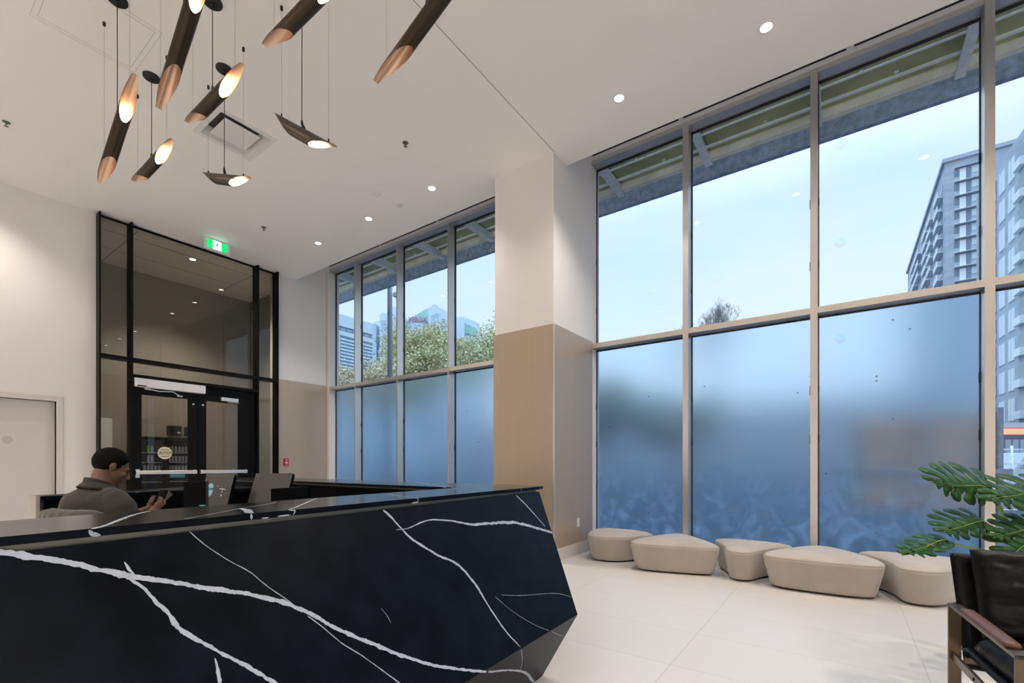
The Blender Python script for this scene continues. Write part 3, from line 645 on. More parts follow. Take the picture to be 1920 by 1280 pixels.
for x, y, w_, lb in ((.83, 4.68, 1.0, 'ceiling downlight by the windows just outside the top right corner'), (2.22, 4.68, 1.0, 'ceiling downlight by the windows farthest right of the column'), (3.2, 1.6, 1.6, 'added unseen downlight right of the camera towards the windows'),
                  (1.2, -2.2, 2.4, 'added unseen downlight close behind the camera on its right'), (3.2, -2.2, 2.9, 'added unseen downlight in the far right corner behind the camera'), (-1.0, -2.6, 2.8, 'added unseen downlight close behind the camera on its left'),
                  (-3.4, -2.6, 2.8, 'added unseen downlight behind the reception desk, first left of the camera'), (-5.8, -2.6, 2.8, 'added unseen downlight behind the reception desk, halfway to the left wall'), (-8.2, -2.6, 1.2, 'added unseen downlight in the far left corner behind the camera'), (-8.7, .75, .3, 'ceiling downlight over the white door in the left wall')):
    downlight(x, y, lb, w_)  # unseen ones right of and behind the camera are added to brighten the ceiling
downlight(-10.05, 3.67, 'bright downlight in the vestibule ceiling behind the black screen', 2.6)
# sprinklers, detectors
sp0 = None
for x, y, lb in ((-7.74, .97, 'small metal sprinkler head at the left edge of the ceiling'), (-4.31, 3.83, 'small metal sprinkler head in the open middle of the ceiling'), (-7.74, 3.85, 'small metal sprinkler head near the green exit sign')):
    if sp0 is None:
        r = thing('sprinkler_head', lb, 'sprinkler', (x, y, HC))
        Mm = mat('sprinkler_metal', (.25, .22, .19), .35, .8)
        MB().lathe([(.001, -.004), (.034, -.004), (.036, 0), (.001, 0)], n=20).build('escutcheon', M_reveal, r)
        MB().tube([(0, 0, -.004), (0, 0, -.030)], .008, 10).bar((-.014, 0, -.004), (-.010, 0, -.045), .004, .004).bar((.014, 0, -.004), (.010, 0, -.045), .004, .004).build('body', Mm, r)
        MB().lathe([(.001, -.048), (.020, -.048), (.020, -.045), (.001, -.045)], n=16).build('deflector', Mm, r); sp0 = r
    else: r = dup(sp0, (x, y, HC), label=lb)
    r['group'] = 'sprinkler heads'
for x, y, h_, lb in ((-5.44, 4.29, .045, 'domed white smoke detector left of the near downlights'), (-5.43, 4.70, .014, 'flat white ceiling disc between two downlights')):
    r = thing('smoke_detector', lb, 'smoke detector', (x, y, HC))
    MB().lathe([(.001, -h_*.55), (.052, -h_*.5), (.062, -h_*.25), (.064, 0), (.001, 0)], n=28).build('housing', M_ring, r)
    MB().lathe([(.001, -h_), (.026, -h_), (.032, -h_*.52), (.001, -h_*.5)], n=20).build('sensor', M_ring, r)
# square supply diffuser
r = thing('ceiling_vent', 'square white ceiling air diffuser with a dropped centre plate', 'air vent', (-5.85, 2.58, HC))
k = MB()
for a, b in (((-.33, -.33), (.33, -.27)), ((-.33, .27), (.33, .33)), ((-.33, -.27), (-.27, .27)), ((.27, -.27), (.33, .27))): k.box((a[0], a[1], -.006), (b[0], b[1], 0))
k.build('frame', M_ring, r)
k = MB()
for sg in (-1, 1):
    k.add([(sg*.27, -.27, -.001), (sg*.27, .27, -.001), (sg*.22, .22, .10), (sg*.22, -.22, .10)], [(0, 1, 2, 3)]); k.add([(-.27, sg*.27, -.001), (.27, sg*.27, -.001), (.22, sg*.22, .10), (-.22, sg*.22, .10)], [(0, 1, 2, 3)])
k.build('throat', M_ring, r, fix=False)
MB().box((-.24, -.24, .12), (.24, .24, .125)).build('duct', mat('dark_duct', (.15, .14, .13), .8), r)
MB().box((-.195, -.195, .004), (.195, .195, .012)).box((-.01, -.01, .012), (.01, .01, .12)).build('centre_plate', M_ring, r, bevel=.003)
r = thing('access_panel', 'square flush access panel in the ceiling, top left', 'access panel', (-5.36, 1.22, HC))
k = MB()
for s_, w_ in ((.325, .003), (.365, .002)):
    for a, b in (((-s_, -s_), (s_, -s_+w_)), ((-s_, s_-w_), (s_, s_)), ((-s_, -s_), (-s_+w_, s_)), ((s_-w_, -s_), (s_, s_))): k.box((a[0], a[1], -.0010), (b[0], b[1], 0))
k.build('joint', M_line, r)
MB().box((-.322, -.322, -.0006), (.322, .322, -.0001)).build('panel', M_ceil, r)
# exit sign
r = thing('exit_sign', 'green and white running man exit sign hanging from the ceiling', 'exit sign', (-8.83, 3.60, HC))
XE = -8.83
MB().box((XE-.035, 3.395, 4.885), (XE, 3.805, HC-.0005)).build('housing', M_white, r, origin='world', bevel=.004)
k = MB().box((XE+.0005, 3.435, 4.925), (XE+.002, 3.53, 5.07)).box((XE+.0005, 3.665, 4.925), (XE+.002, 3.765, 5.07))
k.m = 1; k.box((XE+.0005, 3.53, 4.925), (XE+.002, 3.665, 5.07)); k.m = 2
Mx = frame_M((XE+.0030, 3.5985, 4.996), (0, 1, 0), (0, 0, 1))
def limb(p, q, w_): 
    p = Vector((*p, 0)); q = Vector((*q, 0)); d = (q-p).normalized(); s_ = Vector((-d.y, d.x, 0))*w_/2
    k.add([Mx @ v for v in (p-s_, q-s_, q+s_, p+s_)], [(0, 1, 2, 3)])
k.add([Mx @ Vector((.008+.0095*cos(t*pi/6), .045+.0095*sin(t*pi/6), 0)) for t in range(12)], [tuple(range(12))])
limb((.003, .034), (-.008, -.004), .020); limb((-.006, .000), (.012, -.020), .010); limb((.012, -.020), (.010, -.052), .009); limb((-.010, .0), (-.014, -.026), .010); limb((-.014, -.026), (-.040, -.034), .009)
limb((.004, .028), (.026, .010), .007); limb((.026, .010), (.036, .020), .006); limb((-.002, .028), (-.026, .030), .007); limb((-.026, .030), (-.036, .014), .006)
k.build('sign_face', [mat('exit_green', (0, .45, .12), .5, emit=(0, .62, .13), es=.8), mat('exit_white', (.8, 1, .95), .5, emit=(.72, 1, .90), es=1.05), mat('exit_green_ink', (0, .3, .12), .5, emit=(0, .30, .12), es=.3)], r, origin='world', fix=False)
# wall devices
r = thing('fire_alarm_pull', 'red fire alarm pull station on the bronze panel beside the black screen', 'fire alarm', (XL+.014, 5.126, 1.264))
MB().box((XL+.0142, 5.075, 1.195), (XL+.045, 5.178, 1.335)).build('housing', mat('alarm_red', (.52, .01, .03), .4), r, origin='world', bevel=.006)
k = MB().box((XL+.0452, 5.095, 1.245), (XL+.050, 5.158, 1.262)).box((XL+.0452, 5.119, 1.215), (XL+.050, 5.134, 1.246)); text_into(k, 'FIRE', .024, frame_M((XL+.0475, 5.127, 1.305), (0, 1, 0), (0, 0, 1)), .0008); text_into(k, 'PULL', .018, frame_M((XL+.0475, 5.127, 1.280), (0, 1, 0), (0, 0, 1)), .0006)
k.build('pull_handle', M_white, r, origin='world', fix=False)['label'] = 'white T-shaped handle and lettering'
r = thing('wall_outlet', 'white wall outlet plate low on the side of the column', 'outlet', (-2.922, 5.637, .434))
MB().box((-2.9218, 5.595, .375), (-2.916, 5.675, .495)).build('cover_plate', M_white, r, origin='world', bevel=.002)
MB().box((-2.9159, 5.615, .395), (-2.914, 5.655, .475)).build('socket', M_white, r, origin='world')
# faint coloured petal marks on the panes of the third right-hand bay
pc = [glassmat('mark_red', (1, .80, .84), 0), glassmat('mark_green', (.76, .96, .86), 0), glassmat('mark_blue', (.78, .84, 1), 0)]
for v, lb in ((272, 'faint three-petal mark highest on the clear pane near the tower'), (455, 'faint three-petal mark at mid height on the clear pane near the tower'), (635, 'faint three-petal mark near the top of the frosted pane')):
    q = onY(1575, v, YG-.002); k = MB()
    for j, a0 in enumerate((205, 70, -50)):
        k.m = j; a0 = radians(a0); cx, cz = .030*cos(a0), .034*sin(a0); u_ = Vector((-sin(a0), 0, cos(a0))); w_ = Vector((cos(a0), 0, sin(a0)))
        pts = [Vector((cx, 0, cz))+u_*(.040*cos(t))+w_*(.021*sin(t)*abs(sin(t))**.3) for t in [2*pi*i/20 for i in range(20)]]
        k.add([q+p for p in pts], [tuple(range(20))])
    tag(k.build('window_mark', pc, fix=False), lb, 'window mark', 'three-petal marks on the glass')

# ================================================================== ottomans
M_suede = mat('greige_suede', (.48, .43, .38), .9, sheen=.35, var=((5, 5, 5), .07), bump=(60, .12, .004))
def chaikin(p, it=3, ra_=.28):
    for _ in range(it):
        q = []
        for i in range(len(p)):
            a, b = Vector(p[i]), Vector(p[(i+1) % len(p)]); q += [a*(1-ra_)+b*ra_, a*ra_+b*(1-ra_)]
        p = q
    return p
def ottoman(poly, label):
    cx = sum(p[0] for p in poly)/len(poly); cy = sum(p[1] for p in poly)/len(poly)
    r = thing('ottoman', label, 'ottoman', (cx, cy, 0), 0, 'suede ottomans along the window')
    o = chaikin([(p[0]-cx, p[1]-cy) for p in poly], 4, .21); n = len(o)
    area = [v.length for v in o]; ra = sum(area)/n
    vs = []; rings = []
    for d, z in ((.075, .018), (.062, .024), (.052, .05), (.034, .13), (.014, .22), (.002, .285), (0, .300), (.007, .3045), (.003, .309), (.012, .319), (.035, .331), (.08, .346), (.15, .360)):
        rings.append([v*max(.05, (1-d/ra)) for v in o]); vs += [(v.x, v.y, z) for v in rings[-1]]
    k = MB(); R_ = len(rings); fs = [(i*n+j, i*n+(j+1) % n, (i+1)*n+(j+1) % n, (i+1)*n+j) for i in range(R_-1) for j in range(n)]
    last = rings[-1]
    for s_, z in ((.6, .371), (.25, .375)): vs += [(v.x*s_, v.y*s_, z) for v in last]
    fs += [(i*n+j, i*n+(j+1) % n, (i+1)*n+(j+1) % n, (i+1)*n+j) for i in range(R_-1, R_+1) for j in range(n)]
    fs.append([(R_+1)*n+j for j in range(n)]); fs.append([j for j in range(n)][::-1])
    k.add(vs, fs, True); k.build('cushion', M_suede, r)
    base = MB(); base.prism([(v.x*(1-.13/ra), v.y*(1-.13/ra)) for v in o], 0, .022); base.build('plinth', M_dark, r)
ottoman([(-2.88, 6.03), (-1.90, 6.05), (-2.20, 5.40), (-2.66, 5.30)], 'suede ottoman at the left end, touching the column')
ottoman([(-2.08, 5.30), (-1.95, 5.10), (-1.10, 5.33), (-1.10, 5.50), (-1.58, 6.08), (-1.80, 6.06)], 'second suede ottoman from the column, wide front and pointed back')
ottoman([(-1.34, 6.04), (-.36, 6.04), (-.66, 5.62), (-.78, 5.24), (-1.00, 5.25), (-1.08, 5.60)], 'middle suede ottoman, narrow front between two wide ones')
ottoman([(-.70, 5.38), (-.60, 5.15), (.27, 5.18), (.33, 5.48), (-.08, 6.06), (-.30, 6.06)], 'largest looking suede ottoman, wide front, second from the armchair')
ottoman([(.02, 6.04), (1.04, 6.04), (.94, 5.70), (.66, 5.20), (.40, 5.20), (.335, 5.60)], 'suede ottoman at the right end, half hidden by the armchair')

# ================================================================== leather armchair
M_leather = mat('black_leather', (.0045, .0045, .005), .38, 0, .16, bump=(14, .35, .02))
M_leather2 = mat('brown_leather', (.13, .048, .036), .45, bump=(60, .15, .004))
M_bronze = mat('bronze_bar', (.15, .115, .08), .32, .85)
ch = thing('armchair', 'black leather armchair with bronze flat-bar frame at the right edge', 'armchair', (.452, 2.17, 0), radians(6.3))
W_ = .74
for s_, x in ((0, 0.0), (1, W_)):
    k = MB(); 
    k.box((x, 0, 0), (x+.044, .012, .60)).box((x, .655, 0), (x+.044, .667, .60)).box((x, 0, .588), (x+.044, .667, .60)).box((x+.012, .012, .35), (x+.024, .655, .385))
    k.build('side_frame', M_bronze, ch, bevel=.0015)
    k = MB(); n = 14
    ring = []
    for yy in (.085, .095, .50, .51):
        e_ = 0 if yy in (.095, .50) else .004
        for zz, ww in ((.6005, .022), (.608, .0235), (.615, .021), (.618, .012)): ring.append((yy, zz-e_*(zz > .605), ww-e_))
    prof = lambda e_: [(-.0225+e_, .6003), (-.024+e_, .607), (-.020+e_, .616-e_), (0, .6195-e_), (.020-e_, .616-e_), (.024-e_, .607), (.0225-e_, .6003)]
    vs = []
    for yy, e_ in ((.080, .006), (.088, .001), (.10, 0), (.50, 0), (.512, .001), (.52, .006)):
        vs += [(x+.022+a, yy, b) for a, b in prof(e_)]
    fs = [(i*7+j, i*7+j+1, (i+1)*7+j+1, (i+1)*7+j) for i in range(5) for j in range(6)]+[(i*7, (i+1)*7, (i+1)*7+6, i*7+6) for i in range(5)]+[tuple(range(7)), tuple(range(35, 42))]
    k.add(vs, fs, True); k.build('arm_pad', M_leather2, ch)['label'] = 'brown leather arm pad'
    k = MB()
    for yy in (.12, .30, .50): k.tube([(x+.0245, yy, .367), (x+.027, yy, .367)], .006, 10)
    k.tube([(x+.012, .12, .367), (x+.0095, .12, .367)], .006, 10).tube([(x+.012, .40, .367), (x+.0095, .40, .367)], .006, 10); k.build('bolt', M_dark, ch)
for y in (.62, .03): MB().box((.044, y, .355), (W_, y+.012, .38)).build('cross_rail', M_bronze, ch, bevel=.001)
def pad(name, x0, x1, path, th, m, edge=.03, seed=0, wr=.004):
    """soft upholstered slab: path = list of (y,z) on its lower face, th thickness, x0..x1 width"""
    P = [Vector((0, a, b)) for a, b in path]; nu, nv = 40, 40; L = [0]
    for i in range(len(P)-1): L.append(L[-1]+(P[i+1]-P[i]).length)
    def at(s):
        s *= L[-1]
        for i in range(len(P)-1):
            if s <= L[i+1]+1e-9: t = (s-L[i])/(L[i+1]-L[i]); return P[i].lerp(P[i+1], t), (P[i+1]-P[i]).normalized()
        return P[-1], (P[-1]-P[-2]).normalized()
    k = MB(); vs = []
    for side in (0, 1):
        for i in range(nu+1):
            u = i/nu
            for j in range(nv+1):
                v = j/nv; p, d = at(v); nr = Vector((0, -d.z, d.y))
                eu = min(u, 1-u)*(x1-x0); ev = min(v, 1-v)*L[-1]; q = 1
                for e_ in (eu, ev):
                    if e_ < edge: q *= sqrt(max(0, 1-(1-e_/edge)**2))
                h_ = th*.5*(1+(1 if side else -1)*q)
                x = x0+(x1-x0)*u; w_ = wr*noise.noise(Vector((x*7, v*6+seed, side*3)))+wr*.7*noise.noise(Vector((x*15, v*14+seed, 7)))
                vs.append(Vector((x, p.y, p.z))+nr*(h_+(w_*q if side else 0)))
    A_ = (nu+1)*(nv+1); fs = []
    for i in range(nu):
        for j in range(nv):
            a = i*(nv+1)+j; b = a+nv+1; fs.append((a, b, b+1, a+1)); fs.append((A_+a, A_+a+1, A_+b+1, A_+b))
    k.add(vs, fs, True)
    o = k.build(name, m, ch, fix=False); b = bmesh.new(); b.from_mesh(o.data); bmesh.ops.remove_doubles(b, verts=b.verts, dist=.0004); bmesh.ops.recalc_face_normals(b, faces=b.faces); b.to_mesh(o.data); b.free()
    return o
pad('back_sling', .066, W_+.03, [(.715, .30), (.81, .54), (.92, .785)], .028, M_leather, .012, 1, .001)
pad('seat_sling', .05, W_, [(.70, .385), (.03, .395)][::-1], .02, M_leather, .01, 2, .001)
pad('back_cushion', .118, W_+.03, [(.735, .43), (.80, .62), (.885, .80)], .115, M_leather, .055, 3, .014)
pad('seat_cushion', .075, W_-.01, [(.02, .405), (.63, .375)], .105, M_leather, .045, 4, .007)

# ================================================================== monstera
M_leaf = mat('monstera_leaf', (.018, .075, .008), .38, 0, .25, var=((9, 9, 9), .35))
M_leaf.node_tree.nodes['Principled BSDF'].inputs['Subsurface Weight'].default_value = 0
M_stem = mat('monstera_stem', (.20, .30, .06), .45)
pl = thing('monstera_plant', 'tall split-leaf monstera plant in a pot behind the black armchair', 'plant', (.95, 4.30, 0))
def monstera(base, tip, nrm, wide=1.0, droop=.12, fold=.25, seed=0):
    base = Vector(base); tip = Vector(tip); d = tip-base; L = d.length; d.normalize(); n = Vector(nrm); n = (n-d*n.dot(d)).normalized(); s = d.cross(n)
    rnd = random.Random(seed); k = MB()
    def P(t, w):       # t along midrib, w across (-1..1 in units of L)
        z = -droop*L*(t*t)-fold*abs(w)*L*.6-.35*L*w*w+.02*L*sin(t*9+w*7)
        return base+d*(t*L)+s*(w*L)+n*z
    nl_ = 6
    for sd in (-1, 1):
        k.add([P(-.02, 0), P(.0, sd*.03), P(.9, sd*.035), P(1.0, 0)], [(0, 1, 2, 3)])
        for i in range(nl_):
            t0 = -.02+.92*i/nl_; t1 = t0+.92/nl_
            # lobe centre line angle: backward at the base, forward at the tip
            a = radians(122-90*(i/(nl_-1))); ln = (.46, .56, .58, .54, .44, .30)[i]*wide*(1.2 if sd > 0 else .62)*(.92+.16*rnd.random())
            curve = .30
            N = 14; A_, B_ = [], []; inner = (t1-t0)*.5; cx_, cw = (t0+t1)/2, .0
            for j in range(N+1):
                q = j/N; aa = a-curve*q
                if j: cx_ += cos(aa)*ln/N; cw += sin(aa)*ln/N
                base_w = inner*max(.55, sin(a))
                wd = base_w*(1.12-.30*min(1, max(0, (q-.30)/.15)) if q < .5 else .82+.42*sin(min(1, (q-.5)/.35)*pi/2))
                if q > .72: wd *= sqrt(max(0, 1-((q-.72)/.28)**2.2))
                if i == 0: wd *= 1.3
                px_l, py_l = -sin(aa), cos(aa)
                A_.append(P(cx_+px_l*wd, sd*max(0, cw+py_l*wd))); B_.append(P(cx_-px_l*wd, sd*max(0, cw-py_l*wd)))
            k.add(A_+B_, [(j, j+1, N+1+j+1, N+1+j) for j in range(N)], True)
    o = k.build('leaf', M_leaf, pl, origin='world', fix=False); sl = o.modifiers.new('thick', 'SOLIDIFY'); sl.thickness = .0015
    k = MB(); k.tube([P(t, 0)+n*.002 for t in [i/8 for i in range(9)]], [.004-.003*i/8 for i in range(9)], 6); k.build('midrib', M_stem, o, origin=None)
    o.children[0].matrix_parent_inverse = pl.matrix_world.inverted()
    return o
T_ = 3.0
base_top = far(1908, 1020, T_)
def petiole(pts, r0, r1): 
    n_ = len(pts); MB().tube(pts, [r0+(r1-r0)*i/(n_-1) for i in range(n_)], 10).build('stem', M_stem, pl, origin='world')
soil = Vector((.95, 4.30, .50))
petiole([soil, far(1925, 1090, 3.02), far(1912, 1030, 3.0), far(1893, 990, 2.98), far(1872, 945, 2.95), far(1857, 916, 2.92)], .016, .009)
petiole([soil+Vector((.02, 0, 0)), far(1925, 1070, 3.0), far(1905, 1020, 2.97), far(1880, 1000, 2.93), far(1860, 987, 2.88), far(1843, 977, 2.84)], .010, .005)
petiole([soil+Vector((-.02, -.02, 0)), far(1915, 1055, 2.95), far(1880, 1041, 2.88), far(1830, 1028, 2.80), far(1790, 1020, 2.75), far(1775, 1013, 2.73)], .010, .005)
petiole([soil+Vector((.05, .02, 0)), far(1960, 1060, 3.0), far(1975, 960, 2.95), far(1968, 920, 2.9)], .012, .006)
petiole([soil+Vector((.06, -.02, 0)), far(1950, 1080, 2.9), far(1955, 1010, 2.85), far(1950, 990, 2.8)], .010, .006)
up_ = Vector((0, 0, 1)); tc_ = -CF
monstera(far(1857, 914, 2.92), far(1750, 902, 2.80), up_*.42+tc_*.90, .66, .04, .42, 1)
monstera(far(1843, 976, 2.84), far(1776, 992, 2.68), up_*.62+tc_*.75, .62, .10, .45, 2)
monstera(far(1776, 1012, 2.73), far(1697, 1030, 2.55), up_*.80+tc_*.45, .42, .10, .3, 3)
monstera(far(1968, 918, 2.9), far(1860, 930, 2.75), up_*.6+tc_*.75, .58, .10, .4, 4)
monstera(far(1950, 985, 2.8), far(1872, 1004, 2.70), up_*.55+tc_*.8, .55, .1, .4, 5)
monstera(far(1940, 1005, 2.75), far(1896, 1045, 2.65), up_*.55+tc_*.6+CR*.4, .85, .1, .3, 6)
monstera(far(1965, 960, 2.9), far(2060, 930, 2.9), up_*.7+tc_*.5, 1.0, .1, .2, 7)
MB().lathe([(.001, 0), (.15, 0), (.165, .02), (.19, .46), (.20, .50), (.185, .50), (.175, .44), (.001, .44)], (.95, 4.30, 0), 32).build('pot', mat('tan_pot', (.42, .34, .25), .6), pl, origin='world')
MB().lathe([(.001, .445), (.174, .445), (.174, .455), (.001, .465)], (.95, 4.30, 0), 24).build('soil', mat('dark_soil', (.03, .02, .015), .9, bump=(60, .5, .01)), pl, origin='world')

# ================================================================== the seated man
M_skin = mat('brown_skin', (.19, .098, .060), .55, bump=(90, .08, .002)); M_skin.node_tree.nodes['Principled BSDF'].inputs['Subsurface Weight'].default_value = .05
M_hair = mat('black_hair', (.006, .005, .0045), .75, 0, .1, bump=(160, .6, .004))
M_jack = mat('grey_brown_wool', (.035, .031, .026), .85, sheen=.1, bump=(220, .2, .002))
M_shirt = mat('black_shirt', (.012, .012, .014), .7)
M_trou = mat('dark_trousers', (.02, .021, .026), .8)
def cap(mb, p, q, r0, r1, n=14):
    p = Vector(p); q = Vector(q); mb.ball(p, r0, 7); mb.ball(q, r1, 7); mb.tube([p, q], [r0, r1], n)
def organic(mb, name, m, parent, vox, it=4, world=False, M=None):
    if M: mb.v = [M @ v for v in mb.v]
    o = mb.build(name, m, parent, fix=True)
    r = o.modifiers.new('remesh', 'REMESH'); r.mode = 'VOXEL'; r.voxel_size = vox; r.use_smooth_shade = True
    if it: q = o.modifiers.new('smooth', 'SMOOTH'); q.factor = .6; q.iterations = it
    return o
sm_ = far(186, 927, 2.74)
fdir = Vector((-.297, .955, 0)).normalized(); rz = math.atan2(-fdir.x, fdir.y)
pos = Vector((sm_.x, sm_.y, 0))-fdir*.05
man = thing('person', 'seated man in a grey-brown jacket, dark short hair, head bowed over a phone', 'person', pos, rz)
HM = Matrix.Translation((.010, .108, 1.196)) @ Matrix.Rotation(radians(-20), 4, 'Z') @ Matrix.Rotation(radians(-24), 4, 'X') @ Matrix.Scale(.87, 4)
def hb(mb, c, sc, M=HM):
    k = MB(); k.ball((0, 0, 0), 1, 12); mb.add([M @ (Vector((v.x*sc[0]+c[0], v.y*sc[1]+c[1], v.z*sc[2]+c[2]))) for v in k.v], k.f, True)
def hcap(mb, p, q, a, b): cap(mb, HM @ Vector(p), HM @ Vector(q), a, b)
b = MB()
hb(b, (0, -.015, .035), (.075, .097, .086)); hb(b, (0, .032, -.018), (.061, .066, .084)); hb(b, (0, .040, -.072), (.047, .047, .036)); hb(b, (0, .076, -.094), (.022, .018, .017))
hcap(b, (0, .094, .006), (0, .112, -.030), .008, .011); hb(b, (.010, .106, -.036), (.009, .010, .008)); hb(b, (-.010, .106, -.036), (.009, .010, .008))
hb(b, (0, .096, -.056), (.023, .010, .006)); hb(b, (0, .095, -.067), (.020, .010, .007)); hb(b, (0, .083, .026), (.050, .015, .010)); hb(b, (.040, .060, -.022), (.022, .024, .020)); hb(b, (-.040, .060, -.022), (.022, .024, .020))
for s_ in (-1, 1):
    hcap(b, (s_*.077, -.012, .022), (s_*.080, -.004, -.002), .010, .009); hcap(b, (s_*.077, -.020, .018), (s_*.082, -.024, .000), .007, .007); hcap(b, (s_*.080, -.022, .0), (s_*.077, -.006, -.028), .007, .006)
cap(b, HM @ Vector((0, -.028, -.040)), (0, .050, 1.070), .049, .056); cap(b, HM @ Vector((0, .010, -.075)), (0, .075, 1.06), .042, .052)
cap(b, (0, .05, 1.03), (0, .03, .93), .09, .11); cap(b, (0, .03, .93), (0, .0, .60), .11, .12)
for s_ in (-1, 1): cap(b, (s_*.06, .05, 1.04), (s_*.17, .045, 1.0), .05, .05); cap(b, (s_*.09, .02, .56), (s_*.14, .42, .54), .075, .058); cap(b, (s_*.14, .42, .54), (s_*.14, .47, .12), .055, .040); cap(b, (s_*.14, .46, .06), (s_*.15, .60, .045), .042, .034)
EL = {1: Vector((.275, .075, .78)), -1: Vector((-.27, .10, .78))}; WR = {1: Vector((.085, .235, .885)), -1: Vector((-.06, .24, .895))}
for s_ in (-1, 1): cap(b, (s_*.18, .045, 1.0), EL[s_], .045, .038); cap(b, EL[s_], WR[s_], .036, .025)
# hands: palm, four fingers and a thumb closing round the phone
PC = Vector((.030, .362, .962))          # phone centre
pz = Vector((.05, .40, .91)).normalized(); px_ = Vector((1, -.05, 0)).normalized(); pn = px_.cross(pz).normalized()   # long axis, width axis, normal (towards the face if negative)
for s_ in (1, -1):
    heel = WR[s_]; side = PC+px_*(s_*.034)-pz*.035; palm = side+pn*.018
    cap(b, heel, palm-pz*.02, .024, .026); cap(b, heel+px_*s_*.010, palm+px_*(-s_*.012), .020, .020); cap(b, palm-pz*.02, palm+pz*.028, .022, .018)
    for i, (zz, ln) in enumerate(((.034, .9), (.016, 1.0), (-.003, .95), (-.021, .8))):
        k0 = PC+px_*(s_*.046)+pz*(zz-.008)+pn*.012; k1 = PC+px_*(s_*(.046-.020*ln))+pz*(zz+.004)+pn*.017; k2 = PC+px_*(s_*(.046-.052*ln*.75))+pz*(zz+.008)+pn*.0135
        if s_ == -1: k0 = k0+pn*.012; k1 = k1+pn*.016; k2 = k2+pn*.016
        cap(b, k0, k1, .0088, .0080, 10); cap(b, k1, k2, .0080, .0068, 10)
    th0 = palm-pz*.012+px_*s_*.008; th1 = PC+px_*(s_*.040)+pz*.012-pn*.012; th2 = PC+px_*(s_*.014)+pz*.030-pn*.0135
    cap(b, th0, th1, .012, .010, 10); cap(b, th1, th2, .010, .0078, 10)
organic(b, 'body', M_skin, man, .0042, 2)
# eyes
for s_ in (-1, 1):
    k = MB(); hb(k, (s_*.028, .0865, .008), (.014, .010, .0065)); k.build('eye', mat('dark_eye', (.03, .02, .018), .3), man)
    k = MB(); hcap(k, (s_*.016, .099, .027), (s_*.044, .088, .030), .0035, .003); k.build('eyebrow', M_hair, man)
# hair
k = MB(); n_, m_ = 40, 28; vs = []
for i in range(m_+1):
    ph = pi*i/m_
    for j in range(n_):
        t = 2*pi*j/n_; d = Vector((sin(ph)*cos(t), sin(ph)*sin(t), cos(ph)))
        y, z = d.y*.10-.02, d.z*.088+.04
        line = .076 if y > .06 else (.076-(.06-y)*2.0 if y > .022 else (.0 if y > .004 else (.026 if y > -.032 else -.040-(-.032-y)*.35))); f = min(1, max(0, (z-line)/.020)); fade = .90+.10*f
        th = .006+.010*max(0, d.z)
        q = Vector((0, -.018, .036))+Vector((d.x*(.0765+th*.5), d.y*(.0985+th), d.z*(.0865+th)))*fade
        q += d*.0016*noise.noise(d*22); vs.append(HM @ q)
k.add(vs, [(i*n_+j, i*n_+(j+1) % n_, (i+1)*n_+(j+1) % n_, (i+1)*n_+j) for i in range(m_) for j in range(n_)], True); k.build('hair', M_hair, man)
# jacket
j = MB()
def jb(c, sc, M=Matrix.Identity(4)): hb(j, c, sc, M)
jb((0, .035, .93), (.185, .128, .165)); jb((0, .02, .80), (.180, .130, .17)); jb((0, .0, .66), (.185, .14, .15)); jb((0, -.015, .97), (.15, .105, .11)); jb((0, -.03, .90), (.16, .10, .12))
cap(j, (-.12, .045, 1.015), (.12, .045, 1.015), .070, .070); cap(j, (-.05, .035, 1.06), (.05, .035, 1.06), .050, .050)
for s_ in (-1, 1):
    cap(j, (s_*.15, .045, 1.000), (s_*.195, .05, .965), .074, .072); cap(j, (s_*.195, .05, .965), EL[s_], .070, .060); cap(j, EL[s_], WR[s_].lerp(EL[s_], .02), .059, .040)
    cap(j, (s_*.10, -.02, 1.0), (s_*.17, .0, .93), .06, .06)
    for q in range(3):                                                     # sleeve folds
        a0 = Vector((s_*.20, .045, .96)).lerp(EL[s_], .22+.24*q); cap(j, a0+Vector((s_*.050, -.035, .018)), a0+Vector((s_*.055, .045, -.020)), .013, .012)
cap(j, (.10, -.095, .80), (.155, -.055, .96), .020, .012); cap(j, (.02, -.11, .74), (.13, -.07, .90), .018, .010); cap(j, (-.06, -.115, .76), (-.12, -.07, .93), .018, .010)
cap(j, (.13, .10, 1.0), (.17, .02, .90), .02, .02)
jo = organic(j, 'jacket', M_jack, man, .006, 5)
# collar, lapel and shirt neck
def ring(rx, ry, z, c, n=30, open_=0.0): return [(c[0]+rx*sin(t), c[1]-ry*cos(t), z) for t in [(-pi+open_)+(2*pi-2*open_)*i/n for i in range(n+1)]]
def band(rows, name, m, th):
    k = MB(); n = len(rows[0]); vs = [p for r_ in rows for p in r_]
    k.add(vs, [(i*n+q, i*n+q+1, (i+1)*n+q+1, (i+1)*n+q) for i in range(len(rows)-1) for q in range(n-1)], True)
    o = k.build(name, m, man, fix=False); sl = o.modifiers.new('thick', 'SOLIDIFY'); sl.thickness = th; sl.offset = 0; return o
def tilt(row, k): return [(x, y, z+(-(y-.03))*k) for x, y, z in row]
rows = [tilt(ring(.102, .098, 1.068, (0, .048), open_=.75), .30), tilt(ring(.086, .084, 1.088, (0, .050), open_=.72), .30), tilt(ring(.073, .073, 1.104, (0, .052), open_=.7), .30), tilt(ring(.070, .070, 1.101, (0, .052), open_=.7), .30), tilt(ring(.074, .074, 1.070, (0, .050), open_=.7), .30)]
band(rows, 'jacket_collar', M_jack, .004)
rows = [tilt(ring(.070, .073, 1.08, (0, .047)), .42), tilt(ring(.065, .068, 1.124, (0, .05)), .42), tilt(ring(.061, .064, 1.120, (0, .05)), .42)]
band(rows, 'shirt_collar', M_shirt, .003)
